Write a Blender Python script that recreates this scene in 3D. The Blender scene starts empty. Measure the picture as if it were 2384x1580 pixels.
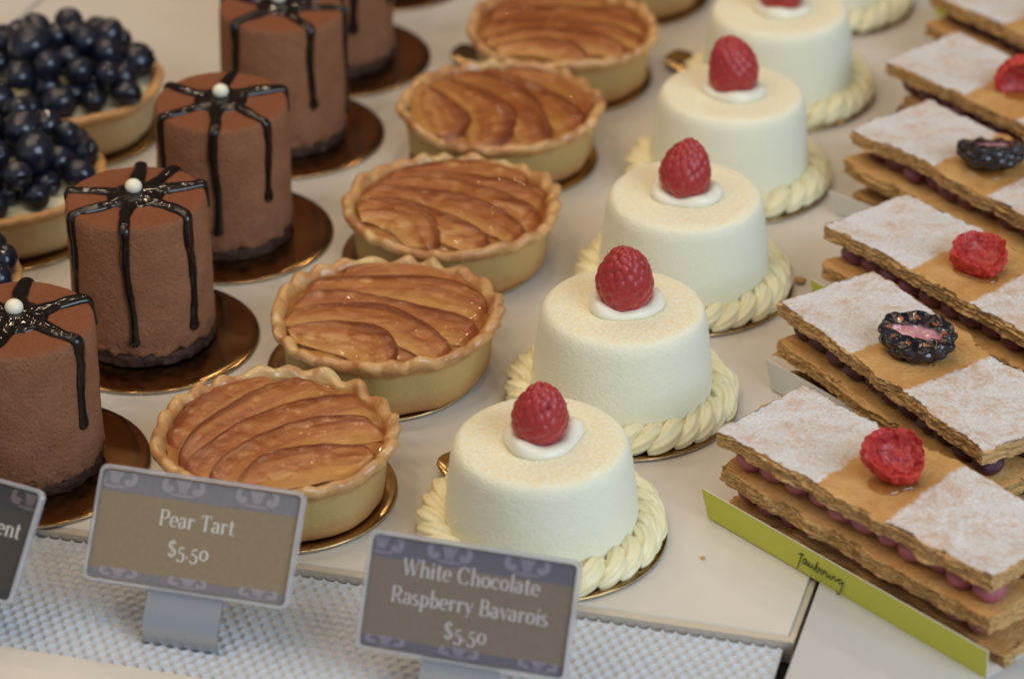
import bpy, bmesh, math, random
import numpy as np
from mathutils import Vector, Matrix, Euler

SC = bpy.context.scene
COL = SC.collection
R = math.radians
PI = math.pi

# ------------------------------------------------------------------ noise
def _hash(x, y, z, s):
    h = (x.astype(np.int64) * 374761393 + y.astype(np.int64) * 668265263 + z.astype(np.int64) * 1440662683 + s * 974711) & 0xFFFFFFFF
    h = ((h ^ (h >> 13)) * 1274126177) & 0xFFFFFFFF
    h = (h ^ (h >> 16)) & 0xFFFF
    return h / 32767.5 - 1.0

def vnoise(p, seed=0):
    p = np.asarray(p, float)
    i = np.floor(p).astype(np.int64); f = p - i
    f = f * f * (3 - 2 * f)
    r = 0
    for dx in (0, 1):
        wx = f[:, 0] if dx else 1 - f[:, 0]
        for dy in (0, 1):
            wy = f[:, 1] if dy else 1 - f[:, 1]
            for dz in (0, 1):
                wz = f[:, 2] if dz else 1 - f[:, 2]
                r = r + wx * wy * wz * _hash(i[:, 0] + dx, i[:, 1] + dy, i[:, 2] + dz, seed)
    return r

def fbm(p, seed=0, oct=3):
    p = np.asarray(p, float)
    r = 0; a = 1.0
    for k in range(oct):
        r = r + a * vnoise(p * (2 ** k) + 17.3 * k, seed + k); a *= .5
    return r

def smooth(a, b, x):
    t = np.clip((x - a) / (b - a), 0, 1)
    return t * t * (3 - 2 * t)

# ------------------------------------------------------------------ mesh helpers
def me(name, verts, faces, sm=True, attrs=None, mats=None, midx=None):
    m = bpy.data.meshes.new(name)
    m.from_pydata([tuple(v) for v in np.asarray(verts, float).tolist()], [], [tuple(f) for f in faces])
    m.polygons.foreach_set('use_smooth', [sm] * len(m.polygons))
    if attrs:
        for k, arr in attrs.items():
            a = m.attributes.new(k, 'FLOAT', 'POINT')
            a.data.foreach_set('value', np.asarray(arr, np.float32))
    for x in (mats or []):
        m.materials.append(x)
    if midx is not None:
        m.polygons.foreach_set('material_index', midx)
    m.update()
    return m

def link(name, mesh, parent=None, loc=(0, 0, 0), rot=(0, 0, 0), label=None):
    o = bpy.data.objects.new(name, mesh); COL.objects.link(o)
    o.location = loc; o.rotation_euler = rot
    if parent is not None: o.parent = parent
    if label: o['label'] = label
    return o

def thing(name, label, cat, loc=(0, 0, 0), rotz=0, group=None):
    o = bpy.data.objects.new(name, None); COL.objects.link(o)
    o.empty_display_size = .01
    o.location = loc; o.rotation_euler = (0, 0, rotz)
    o['label'] = label; o['category'] = cat
    if group: o['group'] = group
    return o

def tag(o, label, cat, group=None):
    o['label'] = label; o['category'] = cat
    if group: o['group'] = group
    return o

def grid_faces(nu, nv, wrap_u=True, off=0):
    # vertex index = off + j*nu + i, i along u, j along v
    f = []
    nn = nu if wrap_u else nu - 1
    for j in range(nv - 1):
        a = off + j * nu; b = a + nu
        for i in range(nn):
            k = (i + 1) % nu
            f.append((a + i, a + k, b + k, b + i))
    return f

def resample(ctrl, step, soft=2):
    p = np.array(ctrl, float)
    for _ in range(soft):                       # Chaikin
        q = np.empty((2 * (len(p) - 1), 2))
        q[0::2] = .75 * p[:-1] + .25 * p[1:]
        q[1::2] = .25 * p[:-1] + .75 * p[1:]
        p = np.vstack([p[:1], q, p[-1:]])
    d = np.r_[0, np.cumsum(np.linalg.norm(np.diff(p, axis=0), axis=1))]
    n = max(3, int(d[-1] / step))
    t = np.linspace(0, d[-1], n)
    return np.c_[np.interp(t, d, p[:, 0]), np.interp(t, d, p[:, 1])]

def revolve(prof, nu):
    th = np.arange(nu) * 2 * PI / nu
    rr = np.maximum(prof[:, 0], 2e-6)
    X = rr[:, None] * np.cos(th)[None]; Y = rr[:, None] * np.sin(th)[None]
    Z = np.repeat(prof[:, 1][:, None], nu, 1)
    v = np.stack([X, Y, Z], -1).reshape(-1, 3)
    return v, grid_faces(nu, len(prof)), np.tile(th, len(prof))

def tube(path, nrm, ra, rb, n=12, cap=True):
    """sweep: path (N,3), nrm (N,3) normals, half width ra, half height rb"""
    path = np.asarray(path, float); nrm = np.asarray(nrm, float)
    T = np.gradient(path, axis=0); T /= np.linalg.norm(T, axis=1)[:, None] + 1e-12
    B = np.cross(T, nrm); B /= np.linalg.norm(B, axis=1)[:, None] + 1e-12
    N = np.cross(B, T)
    ph = np.arange(n) * 2 * PI / n
    ra = np.broadcast_to(ra, len(path)); rb = np.broadcast_to(rb, len(path))
    v = path[:, None] + (ra[:, None] * np.cos(ph))[..., None] * B[:, None] + (rb[:, None] * np.sin(ph))[..., None] * N[:, None]
    v = v.reshape(-1, 3); f = grid_faces(n, len(path))
    if cap:
        f.append(tuple(range(n - 1, -1, -1))); f.append(tuple(range((len(path) - 1) * n, len(path) * n)))
    return v, f

def merge(parts):
    vs, fs, o = [], [], 0
    for v, f in parts:
        vs.append(np.asarray(v, float)); fs += [tuple(i + o for i in q) for q in f]; o += len(v)
    return np.vstack(vs), fs

def box(x0, x1, y0, y1, z0, z1):
    v = [(x0, y0, z0), (x1, y0, z0), (x1, y1, z0), (x0, y1, z0), (x0, y0, z1), (x1, y0, z1), (x1, y1, z1), (x0, y1, z1)]
    f = [(3, 2, 1, 0), (4, 5, 6, 7), (0, 1, 5, 4), (1, 2, 6, 5), (2, 3, 7, 6), (3, 0, 4, 7)]
    return np.array(v, float), f

def sphere(r, nu=24, nv=14, sz=1.0):
    ph = np.linspace(-PI / 2, PI / 2, nv)
    prof = np.c_[r * np.cos(ph), r * sz * np.sin(ph)]
    v, f, _ = revolve(prof, nu)
    return v, f

def prism(poly, z0, z1, bev=0.0):
    """extruded polygon (ccw) with a small top bevel"""
    p = np.array(poly, float); n = len(p)
    c = p.mean(0)
    rings = [np.c_[p, np.full(n, z0)]]
    if bev:
        rings.append(np.c_[p, np.full(n, z1 - bev)])
        d = c - p; d /= np.linalg.norm(d, axis=1)[:, None]
        rings.append(np.c_[p + d * bev, np.full(n, z1)])
    else:
        rings.append(np.c_[p, np.full(n, z1)])
    v = np.vstack(rings); f = grid_faces(n, len(rings))
    f.append(tuple(range(n - 1, -1, -1))); f.append(tuple(range((len(rings) - 1) * n, len(rings) * n)))
    return v, f

def remeshed(name, v, f, voxel, it=6, mat=None):
    o = bpy.data.objects.new('tmp', me('tmp', v, f)); COL.objects.link(o)
    m = o.modifiers.new('r', 'REMESH'); m.mode = 'VOXEL'; m.voxel_size = voxel; m.use_smooth_shade = True
    s = o.modifiers.new('s', 'SMOOTH'); s.iterations = it; s.factor = .5
    dg = bpy.context.evaluated_depsgraph_get()
    r = bpy.data.meshes.new_from_object(o.evaluated_get(dg))
    r.name = name; r.materials.clear()
    if mat: r.materials.append(mat)
    r.polygons.foreach_set('use_smooth', [True] * len(r.polygons))
    tm = o.data; bpy.data.objects.remove(o); bpy.data.meshes.remove(tm)
    return r

# ------------------------------------------------------------------ material helpers
class NB:
    def __init__(s, name):
        s.m = bpy.data.materials.new(name); s.m.use_nodes = True
        s.t = s.m.node_tree; s.t.nodes.clear()
        s.out = s.n('ShaderNodeOutputMaterial')
        s.p = s.n('ShaderNodeBsdfPrincipled'); s.l(s.p.outputs[0], s.out.inputs[0])
        s.tc = s.n('ShaderNodeTexCoord')
    def n(s, t, **k):
        x = s.t.nodes.new(t)
        for a, b in k.items(): setattr(x, a, b)
        return x
    def l(s, a, b): s.t.links.new(a, b)
    def set(s, **k):
        names = dict(col='Base Color', rough='Roughness', metal='Metallic', sss='Subsurface Weight', sssr='Subsurface Radius', ssss='Subsurface Scale',
                     coat='Coat Weight', coatr='Coat Roughness', trans='Transmission Weight', ior='IOR', spec='Specular IOR Level', sheen='Sheen Weight', sheenr='Sheen Roughness', alpha='Alpha')
        for a, b in k.items():
            inp = s.p.inputs[names[a]]
            if hasattr(b, 'is_linked') or isinstance(b, bpy.types.NodeSocket): s.l(b, inp)
            else:
                if a == 'col': b = (*b, 1)
                inp.default_value = b
        return s
    def obj(s): return s.tc.outputs['Object']
    def mapping(s, sc, src=None):
        m = s.n('ShaderNodeMapping'); m.inputs['Scale'].default_value = sc
        s.l(src or s.obj(), m.inputs[0]); return m.outputs[0]
    def noise(s, scale, detail=3, rough=.5, vec=None, dist=0):
        x = s.n('ShaderNodeTexNoise'); x.inputs['Scale'].default_value = scale; x.inputs['Detail'].default_value = detail
        x.inputs['Roughness'].default_value = rough; x.inputs['Distortion'].default_value = dist
        s.l(vec or s.obj(), x.inputs['Vector']); return x.outputs['Fac']
    def voro(s, scale, vec=None, feat='F1'):
        x = s.n('ShaderNodeTexVoronoi', feature=feat); x.inputs['Scale'].default_value = scale
        s.l(vec or s.obj(), x.inputs['Vector']); return x.outputs['Distance']
    def ramp(s, fac, stops):
        x = s.n('ShaderNodeValToRGB'); e = x.color_ramp.elements
        while len(e) < len(stops): e.new(.5)
        for q, (pos, c) in zip(e, stops):
            q.position = pos; q.color = (*c, 1) if len(c) == 3 else c
        s.l(fac, x.inputs[0]); return x.outputs[0]
    def mr(s, fac, a, b, c=0., d=1., clamp=True):
        x = s.n('ShaderNodeMapRange'); x.clamp = clamp
        for i, q in enumerate((a, b, c, d)): x.inputs[1 + i].default_value = q
        s.l(fac, x.inputs[0]); return x.outputs[0]
    def math(s, op, a, b=None):
        x = s.n('ShaderNodeMath', operation=op)
        for i, q in enumerate((a, b)):
            if q is None: continue
            if isinstance(q, (int, float)): x.inputs[i].default_value = q
            else: s.l(q, x.inputs[i])
        return x.outputs[0]
    def mix(s, fac, a, b):
        x = s.n('ShaderNodeMix', data_type='RGBA')
        if isinstance(fac, (int, float)): x.inputs[0].default_value = fac
        else: s.l(fac, x.inputs[0])
        for i, q in ((6, a), (7, b)):
            if isinstance(q, tuple): x.inputs[i].default_value = (*q, 1)
            else: s.l(q, x.inputs[i])
        return x.outputs[2]
    def attr(s, name):
        x = s.n('ShaderNodeAttribute', attribute_name=name); return x.outputs['Fac']
    def sep(s, vec):
        x = s.n('ShaderNodeSeparateXYZ'); s.l(vec, x.inputs[0]); return x.outputs
    def nz(s):
        return s.sep(s.n('ShaderNodeNewGeometry').outputs['Normal'])[2]
    def rnd(s): return s.n('ShaderNodeObjectInfo').outputs['Random']
    def bump(s, h, dist, strength=1.0, prev=None):
        x = s.n('ShaderNodeBump'); x.inputs['Strength'].default_value = strength; x.inputs['Distance'].default_value = dist
        s.l(h, x.inputs['Height'])
        if prev is not None: s.l(prev, x.inputs['Normal'])
        s.l(x.outputs[0], s.p.inputs['Normal'])
        return x.outputs[0]

def build_materials():
    M = {}
    # white laminate of the trays
    b = NB('tray_laminate'); n = b.noise(18, 4, .6)
    b.set(col=b.mix(b.mr(n, .3, .7), (.635, .595, .53), (.665, .63, .565)), rough=b.mr(b.noise(60, 3), .3, .7, .28, .42)); M['tray'] = b.m
    b = NB('tray_laminate_dim_light'); n = b.noise(18, 4, .6)  # same white laminate, the dimmer, cooler front-right light put into its colour
    b.set(col=b.mix(b.mr(n, .3, .7), (.495, .50, .49), (.525, .53, .52)), rough=b.mr(b.noise(60, 3), .3, .7, .28, .42)); M['tray_dim_light'] = b.m
    b = NB('tray_metal_edge'); b.set(col=(.60, .55, .47), metal=.35, rough=.42)
    b.bump(b.noise(500, 2), .0002, .3); M['edge'] = b.m
    b = NB('dark_cavity'); b.set(col=(.03, .028, .026), rough=.8); M['dark'] = b.m
    b = NB('white_mat_plastic')
    b.set(col=b.mix(b.noise(40, 3), (.47, .50, .53), (.54, .57, .60)), rough=.36, spec=.5, sss=.1, sssr=(.002, .002, .002), ssss=1.); M['mat'] = b.m
    # gold cake card
    b = NB('gold_board_foil'); n = b.noise(300, 3); n2 = b.noise(45, 4, .6)
    b.set(col=b.mix(b.mr(n2, .35, .65), (.44, .27, .105), (.54, .35, .15)), metal=1.0, rough=b.mr(n2, .3, .7, .15, .26))
    b.bump(n, .0001, .25); M['gold'] = b.m
    b = NB('bronze_board_foil'); n2 = b.noise(45, 4, .6)  # gold foil with the dark reflection of cake and room in its colour
    b.set(col=b.mix(b.mr(n2, .35, .65), (.31, .165, .062), (.38, .21, .085)), metal=1.0, rough=b.mr(n2, .3, .7, .12, .22)); M['bronze'] = b.m
    b = NB('board_card_edge'); n = b.noise(900, 2)
    b.set(col=b.mix(b.mr(n, .4, .6), (.36, .31, .24), (.55, .45, .27)), metal=.5, rough=.45); M['cardedge'] = b.m
    # chocolate velvet
    b = NB('cocoa_velvet'); n = b.noise(1500, 2, .7); n2 = b.noise(70, 4, .6); n3 = b.noise(700, 2)
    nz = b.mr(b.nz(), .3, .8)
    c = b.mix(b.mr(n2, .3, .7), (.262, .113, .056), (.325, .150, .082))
    c = b.mix(nz, c, (.235, .086, .040))  # upward faces redder: the warm light from above is put into the colour
    c = b.mix(b.mr(n, .52, .76, 0, .65), c, (.065, .026, .013))
    b.set(col=c, rough=.95, spec=.12)
    b.bump(n3, .0008, .7, b.bump(n, .0005, .8)); M['velvet'] = b.m
    b = NB('chocolate_biscuit'); n = b.noise(260, 4, .7)
    b.set(col=b.mix(b.mr(n, .35, .7), (.022, .009, .005), (.085, .036, .019)), rough=.7); b.bump(n, .0015, .9); M['biscuit'] = b.m
    b = NB('dark_chocolate_icing'); b.set(col=(.011, .0062, .0045), rough=.12, spec=.5)
    M['icing'] = b.m
    b = NB('sugar_pearl'); b.set(col=(.80, .78, .62), rough=.32, sss=.3, sssr=(.002, .002, .001), ssss=1.); M['pearl'] = b.m
    # tart crust : local z drives baked colour
    b = NB('tart_crust')
    z = b.sep(b.obj())[2]
    n = b.noise(110, 4, .65); nf = b.noise(800, 3, .7); nl = b.noise(38, 3)
    wall = b.mix(b.mr(nl, .35, .68), (.44, .33, .115), (.50, .345, .135))
    wall = b.mix(b.mr(b.math('ADD', z, b.mr(n, 0, 1, -.004, .004)), .0090, .0010), wall, (.46, .21, .068))
    rim = b.mix(b.mr(n, .40, .66), (.60, .345, .125), (.46, .19, .056))
    rim = b.mix(b.mr(nl, .54, .70), rim, (.61, .42, .17))
    c = b.mix(b.mr(b.math('ADD', z, b.mr(n, 0, 1, -.003, .003)), .0165, .0195), wall, rim)
    c = b.mix(b.math('MULTIPLY', b.attr('brown'), b.mr(n, .25, .6)), c, (.30, .10, .028))
    c = b.mix(b.mr(nf, .62, .76, 0, .6), c, (.36, .17, .06))
    glz = b.mr(z, .0185, .0205)
    b.set(col=c, rough=.58, sss=.12, sssr=(.004, .002, .001), ssss=1., coat=b.math('MULTIPLY', glz, b.mr(nl, .35, .6)), coatr=.16)
    b.bump(nf, .0005, .55, b.bump(n, .0012, .6)); M['crust'] = b.m
    b = NB('blueberry_crust')
    z = b.sep(b.obj())[2]; n = b.noise(110, 4, .65)
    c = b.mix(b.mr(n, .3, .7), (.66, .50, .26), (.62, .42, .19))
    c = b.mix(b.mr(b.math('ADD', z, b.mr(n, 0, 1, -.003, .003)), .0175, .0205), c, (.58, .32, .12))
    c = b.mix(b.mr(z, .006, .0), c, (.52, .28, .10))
    b.set(col=c, rough=.6); b.bump(n, .001, .5); M['crust_b'] = b.m
    b = NB('custard_glaze'); n = b.noise(90, 3)
    b.set(col=b.mix(b.mr(n, .35, .65), (.48, .26, .06), (.38, .14, .03)), rough=.35, sss=.2, sssr=(.004, .002, .001), ssss=1., coat=1., coatr=.06)
    b.bump(b.noise(160, 3), .001, .5); M['glaze'] = b.m
    b = NB('pastry_cream'); b.set(col=(.74, .68, .44), rough=.4, sss=.2, sssr=(.003, .002, .001), ssss=1.); M['pcream'] = b.m
    # baked pear
    b = NB('glazed_pear')
    v = b.attr('edge'); s_ = b.attr('along')
    cmb = b.n('ShaderNodeCombineXYZ'); b.l(b.math('MULTIPLY', s_, 3.), cmb.inputs[0]); b.l(b.math('MULTIPLY', v, 9.), cmb.inputs[1]); b.l(b.math('MULTIPLY', b.rnd(), 40.), cmb.inputs[2])
    fib = b.noise(.75, 3, .5, cmb.outputs[0], .5)
    blot = b.noise(95, 3)
    c = b.mix(b.mr(fib, .36, .64), (.435, .172, .052), (.335, .104, .029))
    c = b.mix(b.mr(b.math('ADD', v, b.mr(fib, 0, 1, -.2, .2)), .42, .08, 0, .8), c, (.56, .335, .10))
    c = b.mix(b.mr(blot, .58, .75, 0, .65), c, (.58, .36, .11))
    e = b.mr(b.math('ADD', v, b.mr(fib, 0, 1, -.32, .32)), .56, .84)
    c = b.mix(e, c, (.19, .044, .010))
    c = b.mix(b.mr(b.attr('tip'), .45, 1., 0, .6), c, (.28, .075, .016))
    b.set(col=c, rough=.36, sss=.06, sssr=(.003, .001, .0005), ssss=1., coat=.15, coatr=.15)
    n1 = b.noise(85, 4, .6); n2 = b.noise(380, 3)
    bn = b.bump(n2, .0006, .35, b.bump(n1, .0015, .40))
    M['pear'] = b.m
    b = NB('apricot_glaze')
    t = b.n('ShaderNodeBsdfTransparent'); t.inputs[0].default_value = (.98, .885, .77, 1)
    g = b.n('ShaderNodeBsdfGlossy'); g.inputs['Roughness'].default_value = .045
    lw_ = b.n('ShaderNodeLayerWeight'); lw_.inputs[0].default_value = .5
    fac = b.math('ADD', b.math('MULTIPLY', b.math('POWER', lw_.outputs['Facing'], 3.), .5), .04)
    mx = b.n('ShaderNodeMixShader'); b.l(fac, mx.inputs[0]); b.l(t.outputs[0], mx.inputs[1]); b.l(g.outputs[0], mx.inputs[2]); b.l(mx.outputs[0], b.out.inputs[0])
    bp = b.n('ShaderNodeBump'); bp.inputs['Strength'].default_value = .75; bp.inputs['Distance'].default_value = .0011
    b.l(b.noise(280, 3), bp.inputs['Height']); b.l(bp.outputs[0], g.inputs['Normal']); M['apricot'] = b.m
    # white velvet
    b = NB('white_chocolate_velvet')
    n = b.noise(1300, 2, .7); n2 = b.noise(650, 2, .6); p = b.sep(b.obj())
    c = (.80, .775, .60)
    rr = b.math('SQRT', b.math('ADD', b.math('MULTIPLY', p[0], p[0]), b.math('MULTIPLY', p[1], p[1])))
    top = b.math('MULTIPLY', b.mr(b.math('ADD', rr, b.mr(b.noise(120, 3), 0, 1, -.005, .005)), .0325, .0275), b.mr(p[2], .0385, .0405))
    spk = b.math('MULTIPLY', top, b.mr(n2, .40, .62))
    c = b.mix(b.mr(n, .4, .7), (.835, .825, .665), (.805, .79, .59))
    c = b.mix(b.math('MULTIPLY', spk, .62), c, (.83, .67, .33))
    b.set(col=c, rough=.95, spec=.12, sss=.12, sssr=(.003, .003, .002), ssss=1., sheen=.15)
    b.bump(n2, .0003, .5, b.bump(n, .0003, .5)); M['wvelvet'] = b.m
    b = NB('whipped_cream'); b.set(col=(.83, .81, .67), rough=.33, sss=.25, sssr=(.003, .003, .002), ssss=1.)
    b.bump(b.noise(160, 2), .0006, .3); M['cream'] = b.m
    b = NB('piped_white_chocolate'); n = b.noise(220, 3)
    c = b.mix(b.mr(n, .35, .65), (.84, .79, .53), (.82, .745, .45))
    b.set(col=c, rough=.42, sss=.2, sssr=(.003, .003, .0015), ssss=1.)
    b.bump(n, .0005, .3); M['piped'] = b.m
    # berries
    b = NB('raspberry_red'); n = b.noise(300, 2)
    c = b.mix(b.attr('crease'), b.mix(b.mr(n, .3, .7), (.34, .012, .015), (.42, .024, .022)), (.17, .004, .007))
    b.set(col=c, rough=.42, sss=.3, sssr=(.003, .0005, .0004), ssss=1., coat=.2, coatr=.3, sheen=.15); b.bump(b.noise(700, 2), .0003, .3); M['rasp'] = b.m
    b = NB('cut_raspberry_red'); n = b.noise(180, 3)
    c = b.mix(b.mr(n, .35, .65), (.42, .012, .011), (.52, .038, .026))
    c = b.mix(b.attr('cut'), c, b.mix(b.mr(b.noise(420, 3), .4, .62), (.46, .04, .03), (.30, .008, .014)))
    b.set(col=c, rough=.5, sss=.15, sssr=(.002, .0004, .0003), ssss=1., coat=.15, coatr=.2); b.bump(b.noise(350, 3), .0006, .5); M['rcut'] = b.m
    b = NB('blackberry_black')
    c = b.mix(b.attr('pink'), (.008, .006, .012), b.mix(b.mr(b.noise(150, 3), .35, .65), (.56, .30, .32), (.44, .14, .17)))
    c = b.mix(b.attr('seed'), c, (.26, .075, .025))
    b.set(col=c, rough=.2, coat=.5, coatr=.08); b.bump(b.noise(500, 2), .0004, .3); M['blackb'] = b.m
    b = NB('blueberry_skin')
    n = b.noise(95, 4, .6); bl = b.mr(n, .42, .72)
    c = b.mix(bl, (.005, .007, .014), (.014, .021, .050)); c = b.mix(b.attr('crown'), c, (.005, .005, .008))
    b.set(col=c, rough=.5, spec=.12, coat=1., coatr=.035); b.bump(b.noise(240, 3), .0006, .35); M['blue'] = b.m
    b = NB('berry_hair'); b.set(col=(.16, .09, .05), rough=.6); M['hair'] = b.m
    # puff pastry
    def pastry(name, sugar):
        b = NB(name)
        p = b.sep(b.obj()); nz = b.nz()
        lay = b.math('ADD', b.math('MULTIPLY', b.noise(1, 4, .6, b.mapping((230, 230, 1100))), .5), b.math('MULTIPLY', b.noise(560, 4, .75), .5))
        lay2 = b.noise(1, 3, .6, b.mapping((60, 60, 700)))
        side = b.ramp(lay, [(.28, (.23, .092, .024)), (.40, (.50, .27, .088)), (.56, (.66, .41, .165)), (.75, (.74, .53, .27))])
        side = b.mix(b.mr(lay2, .60, .74, 0, .7), side, (.27, .115, .034))
        side = b.mix(b.mr(b.noise(620, 3, .7), .56, .68, 0, .65), side, (.20, .08, .022))
        side = b.mix(b.mr(b.noise(150, 3, .6), .52, .72, 0, .5), side, (.46, .24, .08))
        pl = b.noise(55, 5, .6, None, .8)
        plain = b.mix(b.mr(pl, .35, .65), (.55, .275, .085), (.66, .40, .15))
        plain = b.mix(b.mr(b.noise(1, 3, .6, b.mapping((60, 260, 60))), .58, .7, 0, .5), plain, (.38, .15, .04))
        up = b.mr(b.attr('topside'), .45, .75)
        c = b.mix(up, side, plain)
        if sugar:
            e1 = b.math('ADD', p[0], b.mr(b.noise(170, 5, .7), 0, 1, -.0042, .0042))
            e1 = b.math('ADD', e1, b.math('MULTIPLY', p[1], .10))
            zone = b.math('MAXIMUM', b.mr(e1, .0490, .0478), b.mr(e1, .0800, .0812))
            gr = b.noise(400, 4, .8); pat = b.noise(62, 5, .7, None, .7)
            cov = b.mr(b.math('ADD', b.math('MULTIPLY', gr, .66), b.math('MULTIPLY', pat, .85)), .58, .78)
            s = b.math('MULTIPLY', b.math('MULTIPLY', zone, up), b.mr(cov, 0, 1, .42, 1.0))
            sug = b.mix(b.mr(b.noise(900, 2), .35, .65), (.64, .625, .62), (.76, .755, .76))
            c = b.mix(s, c, sug)
            glossy = b.math('MULTIPLY', b.math('SUBTRACT', 1., s), up)
            b.set(col=c, rough=b.mr(s, 0, 1, .38, .95), spec=.35)
            b.bump(b.math('MAXIMUM', gr, b.math('MULTIPLY', lay, b.math('SUBTRACT', 1.0, up))), .0012, .8, b.bump(pl, .0012, .35))
        else:
            pw = b.math('MULTIPLY', b.mr(b.noise(260, 3, .7), .58, .75), b.math('MULTIPLY', up, .35))
            b.set(col=b.mix(pw, c, (.72, .66, .6)), rough=.75, spec=.2)
            b.bump(lay, .0016, .9, b.bump(pl, .001, .4))
        return b.m
    M['puff'] = pastry('puff_pastry', False); M['puff_sugar'] = pastry('sugared_puff_pastry', True)
    for k, c1, c2 in (('pink', (.42, .125, .15), (.34, .085, .105)), ('mauve', (.20, .055, .075), (.14, .036, .055)), ('plum', (.10, .028, .050), (.065, .016, .034))):
        b = NB(k + '_cream'); b.set(col=b.mix(b.mr(b.noise(150, 3), .3, .7), c1, c2), rough=.38, sss=.15, sssr=(.003, .001, .001), ssss=1.)
        b.bump(b.noise(300, 2), .0004, .4); M['cream_' + k] = b.m
    b = NB('clear_glaze')
    t = b.n('ShaderNodeBsdfTransparent'); t.inputs[0].default_value = (.86, .70, .52, 1)
    g = b.n('ShaderNodeBsdfGlossy'); g.inputs['Roughness'].default_value = .06
    lw_ = b.n('ShaderNodeLayerWeight'); lw_.inputs[0].default_value = .5
    fac = b.math('ADD', b.math('MULTIPLY', b.math('POWER', lw_.outputs['Facing'], 3.), .5), .06)
    mx = b.n('ShaderNodeMixShader'); b.l(fac, mx.inputs[0]); b.l(t.outputs[0], mx.inputs[1]); b.l(g.outputs[0], mx.inputs[2]); b.l(mx.outputs[0], b.out.inputs[0]); M['drop'] = b.m
    # card
    b = NB('green_card'); b.set(col=b.mix(b.noise(400, 2), (.51, .515, .055), (.54, .545, .060)), rough=.5); M['green'] = b.m
    b = NB('white_card'); b.set(col=b.mix(b.noise(400, 2), (.66, .645, .60), (.70, .685, .64)), rough=.55); M['wcard'] = b.m
    b = NB('ink'); b.set(col=(.035, .035, .02), rough=.6); M['ink'] = b.m
    # price tags
    for k, c1, bd, fl, tx in (('khaki', (.25, .186, .105), (.185, .172, .188), (.31, .275, .30), (.62, .58, .52)),
                              ('brown', (.185, .145, .105), (.112, .106, .138), (.23, .205, .27), (.50, .47, .47)),
                              ('black', (.042, .036, .028), (.025, .026, .030), (.14, .115, .115), (.60, .58, .53))):
        for nm, c in (('card', c1), ('band', bd), ('emblem', fl), ('letters', tx)):
            b = NB(k + '_' + nm); n = b.noise(600, 2)
            b.set(col=b.mix(b.mr(n, .3, .7), tuple(x * .94 for x in c), tuple(min(1, x * 1.06) for x in c)), rough=.5)
            M[k + '_' + nm] = b.m
    b = NB('clear_acrylic'); b.set(col=(.86, .88, .92), rough=.09, trans=.68, ior=1.46, coat=.8, coatr=.05)
    M['acrylic'] = b.m
    b = NB('clear_pane')
    t = b.n('ShaderNodeBsdfTransparent'); g = b.n('ShaderNodeBsdfGlossy'); g.inputs['Roughness'].default_value = .12
    lw_ = b.n('ShaderNodeLayerWeight'); lw_.inputs[0].default_value = .5; fac = b.math('ADD', b.math('MULTIPLY', b.math('POWER', lw_.outputs['Facing'], 4.), .6), .045)
    mx = b.n('ShaderNodeMixShader'); b.l(fac, mx.inputs[0]); b.l(t.outputs[0], mx.inputs[1]); b.l(g.outputs[0], mx.inputs[2])
    b.l(mx.outputs[0], b.out.inputs[0]); M['pane'] = b.m
    b = NB('brushed_steel'); n = b.noise(1, 3, .6, b.mapping((7000, 60, 60)))
    b.set(col=b.mix(b.mr(n, .3, .7), (.44, .48, .53), (.49, .53, .58)), metal=1.0, rough=b.mr(n, .3, .7, .30, .38))
    b.bump(n, .00006, .2); M['steel'] = b.m
    b = NB('pastry_crumb'); n = b.noise(500, 3); b.set(col=b.mix(n, (.50, .24, .07), (.62, .38, .15)), rough=.7); M['crumb'] = b.m
    return M

M = build_materials()

# ------------------------------------------------------------------ the setting
E1 = np.array([math.cos(R(-14.5)), math.sin(R(-14.5))])       # along the tray fronts
E2 = np.array([math.cos(R(73.5)), math.sin(R(73.5))])         # into the picture
NF = np.array([-E1[1], E1[0]])                                # square to the fronts, away from the camera
P0 = np.array([.0962, -.2022])                                # front right corner of the middle tray

def quad(a, b, c, d): return [tuple(a), tuple(b), tuple(c), tuple(d)]

# counter under everything
v, f = prism(quad((-1.2, -.9), (1.2, -.9), (1.2, 1.4), (-1.2, 1.4)), -.06, -.0105)
o = link('counter', me('counter', v, f, False, mats=[M['dark']])); o['kind'] = 'structure'

lw = .4705
A = P0 - E1 * lw
t = thing('display_tray', 'large white tray carrying the chocolate, pear and white cake rows', 'tray', (0, 0, 0), 0, 'white display trays')
v, f = prism(quad(A, P0, P0 + E2 * .95, A + E2 * .95), -.0065, 0, .0006)
link('tray_panel', me('tray_panel', v, f, False, mats=[M['tray']]), t)
v, f = prism(quad(A - NF * .0034, P0 - NF * .0034 + E1 * .0025, P0 + E1 * .0025 - NF * .0002, A - NF * .0002), -.0095, -.0006, .0004)
link('metal_edge', me('metal_edge', v, f, False, mats=[M['edge']]), t)
v, f = prism(quad(P0 + E1 * .0002, P0 + E1 * .0024, P0 + E2 * .95 + E1 * .0024, P0 + E2 * .95 + E1 * .0002), -.0095, -.0013, .0004)
link('metal_edge', me('metal_edge', v, f, False, mats=[M['edge']]), t)

Q = P0 + E1 * .0040 - E2 * .030 + E1 * .000
t = thing('display_tray', 'white tray at the lower right under the green paper pastry holder', 'tray', (0, 0, 0), 0, 'white display trays')
v, f = prism(quad(Q - E2 * .16, Q - E2 * .16 + E1 * .5, Q + E2 * 1.0 + E1 * .5, Q + E2 * 1.0), -.0065, .0004, .0006)
link('tray_panel', me('tray_panel', v, f, False, mats=[M['tray_dim_light']]), t)

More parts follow.
